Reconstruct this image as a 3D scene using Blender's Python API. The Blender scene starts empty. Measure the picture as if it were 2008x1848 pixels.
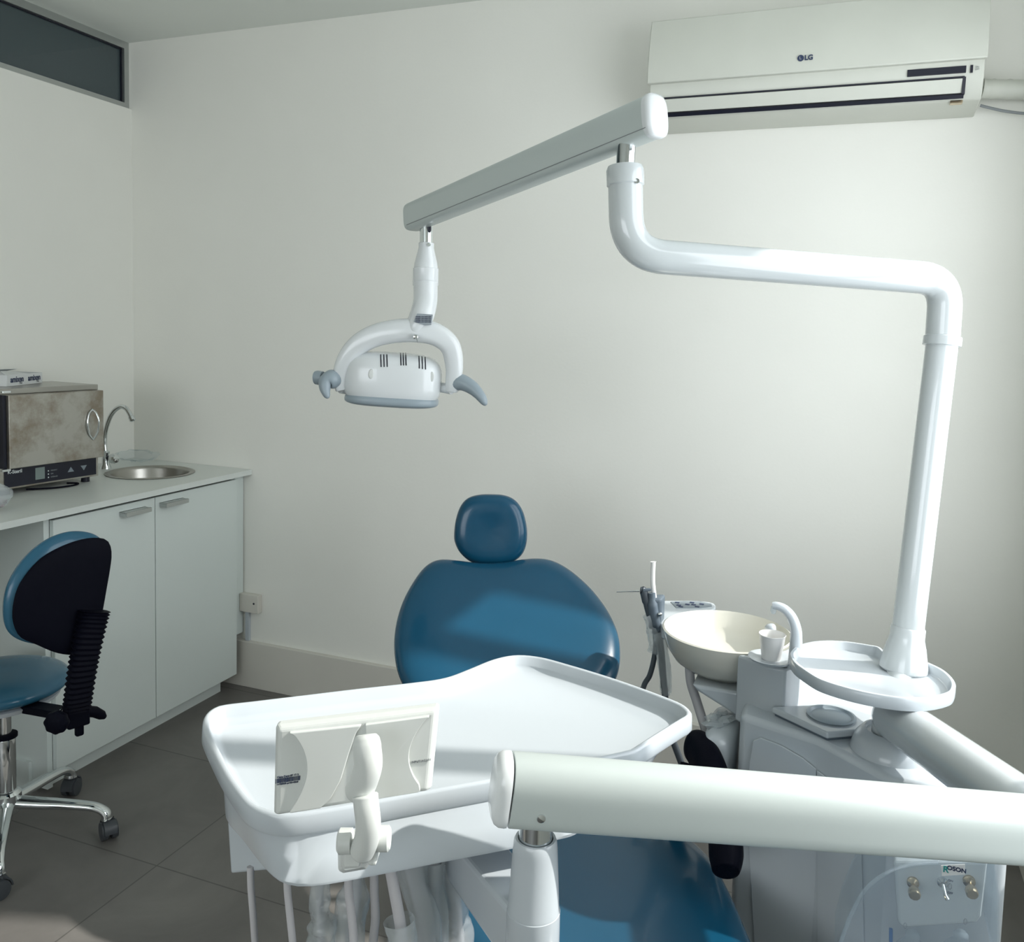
import bpy, bmesh, math, random
from mathutils import Vector, Matrix
random.seed(7)
SC = bpy.context.scene
COL = SC.collection

# ------------------------------------------------------------------ camera
CAM = Vector((2.7951, -2.8311, 1.4510))
F_PX = 1718.36; CX = 1004.0; CY = 788.0
RT = Vector((0.93114648, 0.36366425, 0.02673095))
UP = Vector((-0.05383230, 0.06459108, 0.99645877))
FW = Vector((-0.36064985, 0.92928806, -0.07972064))
cd = bpy.data.cameras.new('camera'); cam = bpy.data.objects.new('camera', cd); COL.objects.link(cam)
cam.matrix_world = Matrix(((RT.x, UP.x, -FW.x, CAM.x), (RT.y, UP.y, -FW.y, CAM.y), (RT.z, UP.z, -FW.z, CAM.z), (0, 0, 0, 1)))
cd.sensor_fit = 'HORIZONTAL'; cd.sensor_width = 36; cd.lens = F_PX / 2008 * 36
cd.shift_y = -136.0 / 2008; cd.clip_start = 0.02; cd.clip_end = 100
SC.camera = cam

# ------------------------------------------------------------------ light
SUN_AZ, SUN_EL = math.radians(19), math.radians(41)
w = bpy.data.worlds.new('sky'); SC.world = w; w.use_nodes = True
wn = w.node_tree; bg = wn.nodes['Background']
# invented sky gradient, brighter towards -y than +x, to even out the room light
SKY_SIDE, SKY_REAR = 3.8, 4.6
wtc = wn.nodes.new('ShaderNodeTexCoord'); wsx = wn.nodes.new('ShaderNodeSeparateXYZ'); wn.links.new(wtc.outputs['Generated'], wsx.inputs[0])
wmr = wn.nodes.new('ShaderNodeMapRange'); wmr.inputs['From Min'].default_value = -0.2; wmr.inputs['From Max'].default_value = -0.75
wmr.inputs['To Min'].default_value = SKY_SIDE; wmr.inputs['To Max'].default_value = SKY_REAR
wn.links.new(wsx.outputs['Y'], wmr.inputs['Value']); wn.links.new(wmr.outputs[0], bg.inputs[1])
bg.inputs[0].default_value = (0.87, 0.915, 0.95, 1)
sd = bpy.data.lights.new('sun', 'SUN'); sd.energy = 4.3; sd.angle = math.radians(1.1); sd.color = (1.0, 0.965, 0.90)
sun = bpy.data.objects.new('sun', sd); COL.objects.link(sun)
sdir = Vector((math.cos(SUN_EL) * math.cos(SUN_AZ), math.cos(SUN_EL) * math.sin(SUN_AZ), math.sin(SUN_EL)))
sun.rotation_euler = sdir.to_track_quat('Z', 'Y').to_euler(); sun.location = (6, 0, 5)
pd = bpy.data.lights.new('window_portal', 'AREA'); pd.shape = 'RECTANGLE'; pd.size = 3.0; pd.size_y = 2.0
pd.cycles.is_portal = True
po = bpy.data.objects.new('window_portal', pd); COL.objects.link(po)
po.location = (3.46, -1.22, 1.44); po.rotation_euler = (0, math.radians(90), 0)
pd.size, pd.size_y = 1.9, 1.85
pd2 = bpy.data.lights.new('rear_window_portal', 'AREA'); pd2.shape = 'RECTANGLE'; pd2.size, pd2.size_y = 2.7, 1.5; pd2.cycles.is_portal = True
po2 = bpy.data.objects.new('rear_window_portal', pd2); COL.objects.link(po2); po2.location = (1.65, -6.32, 1.65); po2.rotation_euler = (math.radians(90), 0, 0)
SC.view_settings.view_transform = 'Standard'; SC.view_settings.look = 'None'
SC.view_settings.gamma = 1; SC.view_settings.exposure = 0.18; SC.view_settings.use_curve_mapping = False

# ------------------------------------------------------------------ measuring helpers (survey of the room)
def ray(u, v): return RT * ((u - CX) / F_PX) - UP * ((v - CY) / F_PX) + FW
def PD(u, v, d): return CAM + ray(u, v) * d
def PZ(u, v, z): r = ray(u, v); return CAM + r * ((z - CAM.z) / r.z)
def PX(u, v, x): r = ray(u, v); return CAM + r * ((x - CAM.x) / r.x)
def PY(u, v, y): r = ray(u, v); return CAM + r * ((y - CAM.y) / r.y)
def PP(u, v, p0, n): r = ray(u, v); return CAM + r * ((Vector(p0) - CAM).dot(n) / r.dot(n))

# ------------------------------------------------------------------ materials
def mat(name, col, rough=0.5, metal=0.0, coat=0.0, bump=0.0, bscale=60, var=0.0, vscale=4, trans=0.0, ior=1.45, spec=0.5, alpha=1.0, emit=None, sss=0.0):
    m = bpy.data.materials.new(name); m.use_nodes = True
    nt = m.node_tree; b = nt.nodes['Principled BSDF']
    b.inputs['Base Color'].default_value = (*col, 1); b.inputs['Roughness'].default_value = rough
    b.inputs['Metallic'].default_value = metal; b.inputs['Coat Weight'].default_value = coat
    b.inputs['Coat Roughness'].default_value = 0.06
    b.inputs['Transmission Weight'].default_value = trans; b.inputs['IOR'].default_value = ior
    b.inputs['Specular IOR Level'].default_value = spec; b.inputs['Alpha'].default_value = alpha
    if emit: b.inputs['Emission Color'].default_value = (*emit, 1); b.inputs['Emission Strength'].default_value = 1
    tc = nt.nodes.new('ShaderNodeTexCoord')
    if var > 0:
        n = nt.nodes.new('ShaderNodeTexNoise'); n.inputs['Scale'].default_value = vscale; n.inputs['Detail'].default_value = 6
        nt.links.new(tc.outputs['Object'], n.inputs['Vector'])
        r = nt.nodes.new('ShaderNodeValToRGB')
        r.color_ramp.elements[0].position = 0.3; r.color_ramp.elements[1].position = 0.7
        r.color_ramp.elements[0].color = (*[c * (1 - var) for c in col], 1); r.color_ramp.elements[1].color = (*[min(1, c * (1 + var)) for c in col], 1)
        nt.links.new(n.outputs['Fac'], r.inputs['Fac']); nt.links.new(r.outputs['Color'], b.inputs['Base Color'])
    if bump > 0:
        n2 = nt.nodes.new('ShaderNodeTexNoise'); n2.inputs['Scale'].default_value = bscale; n2.inputs['Detail'].default_value = 4
        nt.links.new(tc.outputs['Object'], n2.inputs['Vector'])
        bp = nt.nodes.new('ShaderNodeBump'); bp.inputs['Strength'].default_value = bump; bp.inputs['Distance'].default_value = 0.002
        nt.links.new(n2.outputs['Fac'], bp.inputs['Height']); nt.links.new(bp.outputs['Normal'], b.inputs['Normal'])
    return m

M = {}
M['wall'] = mat('painted_wall', (0.84, 0.84, 0.785), 0.75, bump=0.15, bscale=90, var=0.012, vscale=3)
M['ceiling'] = mat('ceiling_paint', (0.76, 0.79, 0.745), 0.85, bump=0.1, bscale=80)
M['laminate'] = mat('white_laminate', (0.69, 0.75, 0.725), 0.42, bump=0.08, bscale=220, var=0.01)
M['worktop'] = mat('worktop_laminate', (0.70, 0.74, 0.71), 0.32, bump=0.05, bscale=200, var=0.015)
M['plinth'] = mat('beige_board', (0.66, 0.64, 0.58), 0.6, var=0.02)
M['plastic'] = mat('white_moulded_plastic', (0.51, 0.555, 0.59), 0.22, coat=0.3, var=0.006)
M['enamel'] = mat('white_enamelled_metal', (0.57, 0.61, 0.62), 0.16, coat=0.6, var=0.005)
M['arm'] = mat('satin_white_enamel', (0.52, 0.575, 0.56), 0.30, coat=0.15, var=0.005)
M['monitor'] = mat('viewer_plastic', (0.66, 0.685, 0.665), 0.35, var=0.006)
M['lamp'] = mat('lamp_plastic', (0.72, 0.75, 0.76), 0.2, coat=0.3, var=0.005)
M['greyplastic'] = mat('grey_handle_plastic', (0.30, 0.36, 0.40), 0.3, var=0.02)
M['acplastic'] = mat('aged_white_plastic', (0.60, 0.615, 0.555), 0.4, var=0.02, vscale=8)
M['dark'] = mat('dark_gap_plastic', (0.008, 0.009, 0.02), 0.35, var=0.1)
M['black'] = mat('black_rubbery_plastic', (0.0025, 0.003, 0.008), 0.6, bump=0.2, bscale=300, var=0.1, spec=0.10)
M['chrome'] = mat('chrome', (0.72, 0.75, 0.76), 0.08, metal=1, var=0.02)
M['steel'] = mat('brushed_steel', (0.42, 0.41, 0.38), 0.28, metal=1, bump=0.1, bscale=200, var=0.1)
M['aluminium'] = mat('aluminium', (0.50, 0.52, 0.51), 0.35, metal=0.9, var=0.03)
M['brass'] = mat('worn_nickel_brass', (0.52, 0.42, 0.28), 0.25, metal=1, var=0.2, vscale=40)
M['bowl'] = mat('ceramic_bowl', (0.68, 0.67, 0.60), 0.12, coat=0.6, var=0.01)
M['cup'] = mat('thin_white_cup_plastic', (0.76, 0.76, 0.75), 0.35, var=0.01)
M['hose'] = mat('grey_silicone_hose', (0.55, 0.54, 0.56), 0.35, var=0.03)
M['darkhose'] = mat('dark_grey_hose', (0.06, 0.075, 0.09), 0.4, var=0.1)
M['slate'] = mat('slate_grey_plastic', (0.10, 0.13, 0.16), 0.4, var=0.05)
M['panelgrey'] = mat('keypad_membrane', (0.22, 0.26, 0.29), 0.4, var=0.04)
M['card'] = mat('white_card', (0.72, 0.74, 0.74), 0.7, var=0.02)
M['ink'] = mat('navy_ink', (0.02, 0.035, 0.09), 0.5, var=0.05)
M['greenink'] = mat('teal_ink', (0.03, 0.28, 0.27), 0.5, var=0.05)
M['whiteink'] = mat('white_ink', (0.7, 0.75, 0.75), 0.5, var=0.02)
M['greyink'] = mat('grey_ink', (0.25, 0.27, 0.28), 0.5, var=0.05)
M['blueink'] = mat('blue_strip', (0.02, 0.16, 0.42), 0.4, var=0.05)
M['caster'] = mat('grey_caster_plastic', (0.055, 0.062, 0.07), 0.38, var=0.08)
M['label'] = mat('silver_label', (0.30, 0.34, 0.37), 0.4, var=0.05)
M['lcd'] = mat('lcd_glass', (0.20, 0.25, 0.24), 0.15, var=0.03)

def vinyl(name, col):
    m = mat(name, col, 0.24, coat=0.22, bump=0.12, bscale=22, var=0.06, vscale=3, spec=0.4)
    return m
M['vinyl'] = vinyl('teal_blue_vinyl', (0.006, 0.070, 0.135))
M['vinyl2'] = vinyl('stool_blue_vinyl', (0.025, 0.115, 0.19))

def oven_mat():
    m = mat('stained_stainless_steel', (0.42, 0.41, 0.37), 0.34, metal=0.85)
    nt = m.node_tree; b = nt.nodes['Principled BSDF']
    tc = nt.nodes.new('ShaderNodeTexCoord'); n = nt.nodes.new('ShaderNodeTexNoise'); n.inputs['Scale'].default_value = 9; n.inputs['Detail'].default_value = 8; n.inputs['Roughness'].default_value = 0.65
    nt.links.new(tc.outputs['Object'], n.inputs['Vector'])
    r = nt.nodes.new('ShaderNodeValToRGB'); e = r.color_ramp.elements
    e[0].position = 0.34; e[0].color = (0.28, 0.24, 0.19, 1); e[1].position = 0.56; e[1].color = (0.47, 0.46, 0.42, 1)
    nt.links.new(n.outputs['Fac'], r.inputs['Fac']); nt.links.new(r.outputs['Color'], b.inputs['Base Color'])
    return m
M['oven'] = oven_mat()

def clear(name, col, k=0.75, rough=0.08, tr=1.0):
    """thin clear film: mostly see-through with a glossy reflection, works for every ray alike"""
    m = bpy.data.materials.new(name); m.use_nodes = True; nt = m.node_tree; nt.nodes.clear()
    out = nt.nodes.new('ShaderNodeOutputMaterial'); t = nt.nodes.new('ShaderNodeBsdfTransparent'); t.inputs[0].default_value = (*[c * tr for c in (0.95, 0.97, 0.98)], 1)
    p = nt.nodes.new('ShaderNodeBsdfPrincipled'); p.inputs['Base Color'].default_value = (*col, 1); p.inputs['Roughness'].default_value = rough; p.inputs['Coat Weight'].default_value = 0.5
    n = nt.nodes.new('ShaderNodeTexNoise'); n.inputs['Scale'].default_value = 30; tc = nt.nodes.new('ShaderNodeTexCoord'); nt.links.new(tc.outputs['Object'], n.inputs['Vector'])
    bp = nt.nodes.new('ShaderNodeBump'); bp.inputs['Strength'].default_value = 0.4; bp.inputs['Distance'].default_value = 0.004
    nt.links.new(n.outputs['Fac'], bp.inputs['Height']); nt.links.new(bp.outputs['Normal'], p.inputs['Normal'])
    mx = nt.nodes.new('ShaderNodeMixShader'); mx.inputs[0].default_value = 1 - k
    nt.links.new(t.outputs[0], mx.inputs[1]); nt.links.new(p.outputs[0], mx.inputs[2]); nt.links.new(mx.outputs[0], out.inputs[0])
    return m
M['film'] = clear('clear_film_sleeve', (0.75, 0.80, 0.82), 0.66, 0.15)
M['filmsoft'] = clear('thin_clear_bag_film', (0.80, 0.82, 0.80), 0.90, 0.4)
M['acrylic'] = clear('clear_acrylic', (0.62, 0.70, 0.80), 0.88, 0.05)
M['pane'] = clear('dark_glass_pane', (0.10, 0.135, 0.145), 0.35, 0.08, 0.6)
M['waterglass'] = clear('clear_bottle', (0.6, 0.68, 0.74), 0.75, 0.05)
M['pink'] = clear('pinkish_bag', (0.6, 0.5, 0.52), 0.45, 0.2)

def floor_mat():
    m = bpy.data.materials.new('grey_floor_tiles'); m.use_nodes = True; nt = m.node_tree; b = nt.nodes['Principled BSDF']
    L = nt.links.new; N = nt.nodes.new
    tc = N('ShaderNodeTexCoord'); mp = N('ShaderNodeMapping'); mp.inputs['Rotation'].default_value = (0, 0, 0)
    L(tc.outputs['Object'], mp.inputs['Vector'])
    br = N('ShaderNodeTexBrick'); br.offset = 0; br.squash = 1
    br.inputs['Scale'].default_value = 1; br.inputs['Mortar Size'].default_value = 0.0022; br.inputs['Mortar Smooth'].default_value = 0.1
    br.inputs['Brick Width'].default_value = 1.02; br.inputs['Row Height'].default_value = 0.508
    br.inputs['Color1'].default_value = (1, 1, 1, 1); br.inputs['Color2'].default_value = (0.93, 0.93, 0.93, 1); br.inputs['Mortar'].default_value = (0.55, 0.55, 0.55, 1)
    mp.inputs['Location'].default_value = (-1.13, 1.077, 0)
    L(mp.outputs['Vector'], br.inputs['Vector'])
    n = N('ShaderNodeTexNoise'); n.inputs['Scale'].default_value = 3.2; n.inputs['Detail'].default_value = 9; n.inputs['Roughness'].default_value = 0.62; n.inputs['Distortion'].default_value = 0.6
    L(tc.outputs['Object'], n.inputs['Vector'])
    r = N('ShaderNodeValToRGB'); e = r.color_ramp.elements
    e[0].position = 0.3; e[0].color = (0.135, 0.128, 0.120, 1); e[1].position = 0.72; e[1].color = (0.200, 0.190, 0.178, 1)
    L(n.outputs['Fac'], r.inputs['Fac'])
    mx = N('ShaderNodeMixRGB'); mx.blend_type = 'MULTIPLY'; mx.inputs[0].default_value = 1
    L(r.outputs['Color'], mx.inputs[1]); L(br.outputs['Color'], mx.inputs[2]); L(mx.outputs[0], b.inputs['Base Color'])
    b.inputs['Roughness'].default_value = 0.5
    return m
M['floor'] = floor_mat()

# ------------------------------------------------------------------ mesh helpers
class MB:
    def __init__(s): s.v = []; s.f = []
    def add(s, vs, fs):
        o = len(s.v); s.v += [Vector(p) for p in vs]; s.f += [tuple(i + o for i in f) for f in fs]; return s
    def box(s, a, b):
        x0, y0, z0 = a; x1, y1, z1 = b
        return s.add([(x0, y0, z0), (x1, y0, z0), (x1, y1, z0), (x0, y1, z0), (x0, y0, z1), (x1, y0, z1), (x1, y1, z1), (x0, y1, z1)],
                     [(0, 3, 2, 1), (4, 5, 6, 7), (0, 1, 5, 4), (1, 2, 6, 5), (2, 3, 7, 6), (3, 0, 4, 7)])
    def obox(s, c, X, Y, Z):
        """box from centre and three half-axis vectors"""
        c = Vector(c); X, Y, Z = Vector(X), Vector(Y), Vector(Z)
        vs = [c - X - Y - Z, c + X - Y - Z, c + X + Y - Z, c - X + Y - Z, c - X - Y + Z, c + X - Y + Z, c + X + Y + Z, c - X + Y + Z]
        return s.add(vs, [(0, 3, 2, 1), (4, 5, 6, 7), (0, 1, 5, 4), (1, 2, 6, 5), (2, 3, 7, 6), (3, 0, 4, 7)])
    def loft(s, rings, cap0=True, cap1=True, closed=True):
        n = len(rings[0]); o = len(s.v)
        for r in rings: s.v += [Vector(p) for p in r]
        for k in range(len(rings) - 1):
            for i in range(n if closed else n - 1):
                j = (i + 1) % n
                s.f.append((o + k * n + i, o + k * n + j, o + (k + 1) * n + j, o + (k + 1) * n + i))
        if cap0: s.f.append(tuple(o + i for i in range(n - 1, -1, -1)))
        if cap1: s.f.append(tuple(o + (len(rings) - 1) * n + i for i in range(n)))
        return s
    def prism(s, pts, vec):
        vec = Vector(vec); return s.loft([pts, [Vector(p) + vec for p in pts]])
    def lathe(s, base, axis, prof, n=40, caps=True):
        base = Vector(base); ax = Vector(axis).normalized()
        q = ax.orthogonal().normalized(); r = ax.cross(q)
        rings = [[base + ax * h + (q * math.cos(2 * math.pi * i / n) + r * math.sin(2 * math.pi * i / n)) * max(rad, 1e-5) for i in range(n)] for rad, h in prof]
        return s.loft(rings, caps, caps)
    def tube(s, path, rad, n=20, section=None, up=None, caps=True):
        """sweep along a path; rad number or list; section list of (x,y) multipliers; up keeps its orientation"""
        P = [Vector(p) for p in path]; rr = rad if isinstance(rad, (list, tuple)) else [rad] * len(P)
        sec = section or [(math.cos(2 * math.pi * i / n), math.sin(2 * math.pi * i / n)) for i in range(n)]
        rings = []; q = None
        for i, p in enumerate(P):
            t = (P[min(i + 1, len(P) - 1)] - P[max(i - 1, 0)]).normalized()
            if up is not None: q = t.cross(Vector(up)).normalized()
            elif q is None: q = t.orthogonal().normalized()
            else: q = (q - t * q.dot(t)).normalized()
            b = q.cross(t).normalized()
            rings.append([p + (q * x + b * y) * rr[i] for x, y in sec])
        return s.loft(rings, caps, caps)
    def superell(s, c, X, Y, Z, e1=0.5, e2=0.5, nu=40, nv=24):
        c = Vector(c); X, Y, Z = Vector(X), Vector(Y), Vector(Z)
        pw = lambda a, e: math.copysign(abs(a) ** e, a)
        rings = []
        for j in range(nv + 1):
            ph = -math.pi / 2 + math.pi * j / nv
            cp, sp = max(math.cos(ph), 1e-4), math.sin(ph)
            rings.append([c + X * pw(cp, e1) * pw(math.cos(2 * math.pi * i / nu), e2) + Y * pw(cp, e1) * pw(math.sin(2 * math.pi * i / nu), e2) + Z * pw(sp, e1) for i in range(nu)])
        return s.loft(rings)

OFF = {}
def thing(name, label, cat, loc=(0, 0, 0), group=None):
    o = bpy.data.objects.new(name, None); COL.objects.link(o); o.location = loc; o.empty_display_size = 0.05
    o['label'] = label; o['category'] = cat
    if group: o['group'] = group
    OFF[o.name] = Vector(loc)
    return o
def obj(name, mb, m, parent=None, smooth=40, bevel=0, seg=3, sub=0, local=False, label=None, kind=None, fixn=True, solid=0):
    me = bpy.data.meshes.new(name); me.from_pydata([tuple(p) for p in mb.v], [], mb.f); me.update()
    bm = bmesh.new(); bm.from_mesh(me)
    bmesh.ops.remove_doubles(bm, verts=bm.verts, dist=1e-6)
    if fixn: bmesh.ops.recalc_face_normals(bm, faces=bm.faces)
    bm.to_mesh(me); bm.free()
    me.materials.append(M[m] if isinstance(m, str) else m)
    if smooth:
        for p in me.polygons: p.use_smooth = True
        try: me.set_sharp_from_angle(angle=math.radians(smooth))
        except Exception: pass
    o = bpy.data.objects.new(name, me); COL.objects.link(o)
    if parent is not None:
        o.parent = parent
        off = OFF.get(parent.name, Vector((0, 0, 0)))
        if not local: o.matrix_parent_inverse = Matrix.Translation(-off)
    if solid: md = o.modifiers.new('thick', 'SOLIDIFY'); md.thickness = solid; md.offset = 0
    if bevel: md = o.modifiers.new('bevel', 'BEVEL'); md.width = bevel; md.segments = seg; md.limit_method = 'ANGLE'; md.angle_limit = math.radians(35); md.use_clamp_overlap = True
    if sub: md = o.modifiers.new('sub', 'SUBSURF'); md.levels = sub; md.render_levels = sub
    if label: o['label'] = label
    if kind: o['kind'] = kind
    return o
def tag(o, label, cat, group=None, kind=None):
    o['label'] = label; o['category'] = cat
    if group: o['group'] = group
    if kind: o['kind'] = kind
    return o
def struct(name, mb, m, parent=None, **k):
    return obj(name, mb, m, parent, kind=None if parent else 'structure', **k)

def fillet(pts, rads, n=10):
    P = [Vector(p) for p in pts]; out = [P[0]]
    for i in range(1, len(P) - 1):
        r = rads if not isinstance(rads, (list, tuple)) else rads[i - 1]
        a = (P[i - 1] - P[i]); b = (P[i + 1] - P[i]); la, lb = a.length, b.length
        a.normalize(); b.normalize()
        d = min(r, la * .49, lb * .49) if True else r
        A, B = P[i] + a * d, P[i] + b * d
        for k in range(n + 1):
            t = k / n; out.append(A * (1 - t) ** 2 + P[i] * 2 * t * (1 - t) + B * t * t)
    out.append(P[-1]); return out
def spline(pts, n=8, closed=False):
    P = [Vector(p) for p in pts]; out = []; N = len(P)
    rng = range(N) if closed else range(N - 1)
    for i in rng:
        p0 = P[(i - 1) % N] if closed or i > 0 else P[0]; p1 = P[i]; p2 = P[(i + 1) % N]; p3 = P[(i + 2) % N] if closed or i + 2 < N else P[-1]
        for k in range(n):
            t = k / n
            out.append(0.5 * ((2 * p1) + (p2 - p0) * t + (2 * p0 - 5 * p1 + 4 * p2 - p3) * t * t + (3 * p1 - p0 - 3 * p2 + p3) * t ** 3))
    if not closed: out.append(P[-1])
    return out
def resample(P, n):
    P = [Vector(p) for p in P]; L = [0]
    for i in range(len(P)): L.append(L[-1] + (P[(i + 1) % len(P)] - P[i]).length)
    out = []; j = 0
    for k in range(n):
        d = L[-1] * k / n
        while L[j + 1] < d: j += 1
        t = (d - L[j]) / max(L[j + 1] - L[j], 1e-9); out.append(P[j].lerp(P[(j + 1) % len(P)], t))
    return out
def inset(P, d, nrm=(0, 0, 1)):
    """offset a closed outline inward by d in its own plane"""
    nrm = Vector(nrm); n = len(P); c = sum(P, Vector()) / n; out = []
    area = sum((P[i] - c).cross(P[(i + 1) % n] - c).dot(nrm) for i in range(n)); sgn = 1 if area > 0 else -1
    for i in range(n):
        t = (P[(i + 2) % n] - P[i - 2]).normalized(); out.append(P[i] + nrm.cross(t) * d * sgn)
    return out
def pillow(outline, nrm, T, Tb, p=2.6, q=1.9, rings=12, cen=None, dish=0.0):
    """cushion from an outline: puffs by T along nrm and Tb the other way"""
    nrm = Vector(nrm).normalized(); c = cen or sum(outline, Vector()) / len(outline)
    R = []
    def prof(s, H): return H * max(0, 1 - s ** p) ** (1 / q)
    ss = [0.02 + (1 - 0.02) * math.sin(math.pi / 2 * k / rings) for k in range(rings + 1)]
    for s in ss: R.append([c + (P - c) * s - nrm * prof(s, Tb) for P in outline])
    for s in reversed(ss[:-1]): R.append([c + (P - c) * s + nrm * (prof(s, T) - dish * (1 - s * s)) for P in outline])
    mb = MB(); mb.loft(R); return mb
def text(s, origin, xd, yd, size, m, parent=None, name='lettering', depth=0.0004, bold=0.0, align='CENTER'):
    cu = bpy.data.curves.new(name, 'FONT'); cu.body = s; cu.size = size; cu.extrude = depth; cu.offset = bold; cu.align_x = align; cu.align_y = 'CENTER'
    t = bpy.data.objects.new(name, cu); COL.objects.link(t)
    dg = bpy.context.evaluated_depsgraph_get(); me = bpy.data.meshes.new_from_object(t.evaluated_get(dg)); bpy.data.objects.remove(t)
    me.materials.clear(); me.materials.append(M[m])
    xd = Vector(xd).normalized(); yd = Vector(yd); yd = (yd - xd * yd.dot(xd)).normalized(); zd = xd.cross(yd)
    mt = Matrix(((xd.x, yd.x, zd.x, origin[0]), (xd.y, yd.y, zd.y, origin[1]), (xd.z, yd.z, zd.z, origin[2]), (0, 0, 0, 1)))
    me.transform(mt)
    o = bpy.data.objects.new(name, me); COL.objects.link(o)
    if parent is not None:
        o.parent = parent; o.matrix_parent_inverse = Matrix.Translation(-OFF.get(parent.name, Vector((0, 0, 0))))
    return o
def crumple(path, rad, n=16, amp=0.35, seed=1, flat=0.6, up=None):
    """crinkled plastic sleeve around a path: long soft folds plus sharp creases"""
    rnd = random.Random(seed); P = [Vector(p) for p in path]; rings = []; q = None
    ph = [(rnd.uniform(0, 6.28), rnd.uniform(.15, .6) * rnd.choice((-1, 1)), k) for k in (2, 3, 5)]
    for i, p in enumerate(P):
        t = (P[min(i + 1, len(P) - 1)] - P[max(i - 1, 0)]).normalized()
        q = t.orthogonal().normalized() if q is None else (q - t * q.dot(t)).normalized(); b = q.cross(t)
        r = rad[min(i, len(rad) - 1)] if isinstance(rad, (list, tuple)) else rad
        pinch = 1 - .25 * amp * rnd.random()
        ring = []
        for k in range(n):
            a = 2 * math.pi * k / n
            f = 1 + amp * (sum(math.sin(m_ * a + p_ + w_ * i) for p_, w_, m_ in ph) * .38 + .28 * rnd.uniform(-1, 1))
            ring.append(p + (q * math.cos(a) + b * math.sin(a)) * r * f * pinch)
        rings.append(ring)
    mb = MB(); mb.loft(rings, False, False); return mb
def blob(c, X, Y, Z, amp=0.25, seed=1, nu=16, nv=9):
    rnd = random.Random(seed); mb = MB(); c = Vector(c); X, Y, Z = Vector(X), Vector(Y), Vector(Z); rings = []
    for j in range(nv + 1):
        ph = -math.pi / 2 + math.pi * j / nv; cp = max(math.cos(ph), .05)
        rings.append([c + (X * cp * math.cos(2 * math.pi * i / nu) + Y * cp * math.sin(2 * math.pi * i / nu) + Z * math.sin(ph)) * (1 + amp * rnd.uniform(-1, 1)) for i in range(nu)])
    mb.loft(rings); return mb
UPZ = Vector((0, 0, 1))
# ------------------------------------------------------------------ room
RX, RY, RH = 3.32, -6.2, 2.576
struct('floor', MB().box((-1.3, RY - 0.1, -0.1), (RX + 0.1, 0.1, 0)), 'floor', smooth=0)
struct('ceiling', MB().box((-1.3, RY - 0.1, RH), (RX + 0.1, 0.1, RH + 0.1)), 'ceiling', smooth=0)
struct('wall_back', MB().box((-1.3, 0, 0), (RX + 0.1, 0.1, RH)), 'wall', smooth=0)
mb = MB(); mb.box((-1.3, RY - 0.1, 0), (RX + 0.1, RY, 0.9)); mb.box((-1.3, RY - 0.1, 2.4), (RX + 0.1, RY, RH)); mb.box((-1.3, RY - 0.1, 0.9), (0.3, RY, 2.4)); mb.box((3.0, RY - 0.1, 0.9), (RX + 0.1, RY, 2.4))
struct('wall_front', mb, 'wall', smooth=0)
fr = MB()
for x in (0.325, 0.99, 1.65, 2.31, 2.975): fr.box((x - 0.025, RY - 0.07, 0.9), (x + 0.025, RY - 0.03, 2.4))
fr.box((0.3, RY - 0.07, 0.9), (3.0, RY - 0.03, 0.95)); fr.box((0.3, RY - 0.07, 2.35), (3.0, RY - 0.03, 2.4))
struct('window_3', fr, 'aluminium', smooth=0)
struct('wall_left', MB().box((-0.10, RY, 0), (0, 0, 2.312)), 'wall', smooth=0)
struct('wall_corridor', MB().box((-1.3, RY, 0), (-1.2, 0, RH)), 'wall', smooth=0)
# right wall with the big window opening
WY0, WY1, WZ0, WZ1 = -2.1, -0.35, 0.85, 2.33
mb = MB(); mb.box((RX, RY, 0), (RX + 0.1, 0, WZ0)); mb.box((RX, RY, WZ1), (RX + 0.1, 0, RH)); mb.box((RX, WY1, WZ0), (RX + 0.1, 0, WZ1)); mb.box((RX, RY, WZ0), (RX + 0.1, WY0, WZ1))
mb.box((RX, -0.49, WZ0), (RX + 0.1, WY1, 1.5)); mb.box((RX, -0.49, 2.12), (RX + 0.1, WY1, WZ1)); struct('wall_right', mb, 'wall', smooth=0)  # unseen infill around the far pane, added to trim sun on the chair
# transom window on top of the left wall
fr = MB(); zt0, zt1 = 2.312, RH; x0, x1 = -0.05, -0.012
fr.box((x0, RY, zt0), (x1, 0, zt0 + 0.022)); fr.box((x0, RY, zt1 - 0.028), (x1, 0, zt1)); fr.box((x0, -0.024, zt0 + .022), (x1, -0.0, zt1 - .028)); fr.box((x0, -1.7, zt0 + .022), (x1, -1.675, zt1 - .028))
wf = struct('window_1', fr, 'aluminium', smooth=0)
g = MB().box((-0.036, RY, zt0 + 0.02), (-0.031, -0.02, zt1 - 0.02)); struct('glass_pane', g, 'pane', wf, smooth=0)
gk = MB(); gk.box((-0.030, RY, zt1 - 0.033), (-0.024, -0.024, zt1 - 0.0285)); gk.box((-0.030, -0.029, zt0 + 0.022), (-0.024, -0.0245, zt1 - 0.028)); struct('gasket', gk, 'dark', wf, smooth=0)
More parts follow.
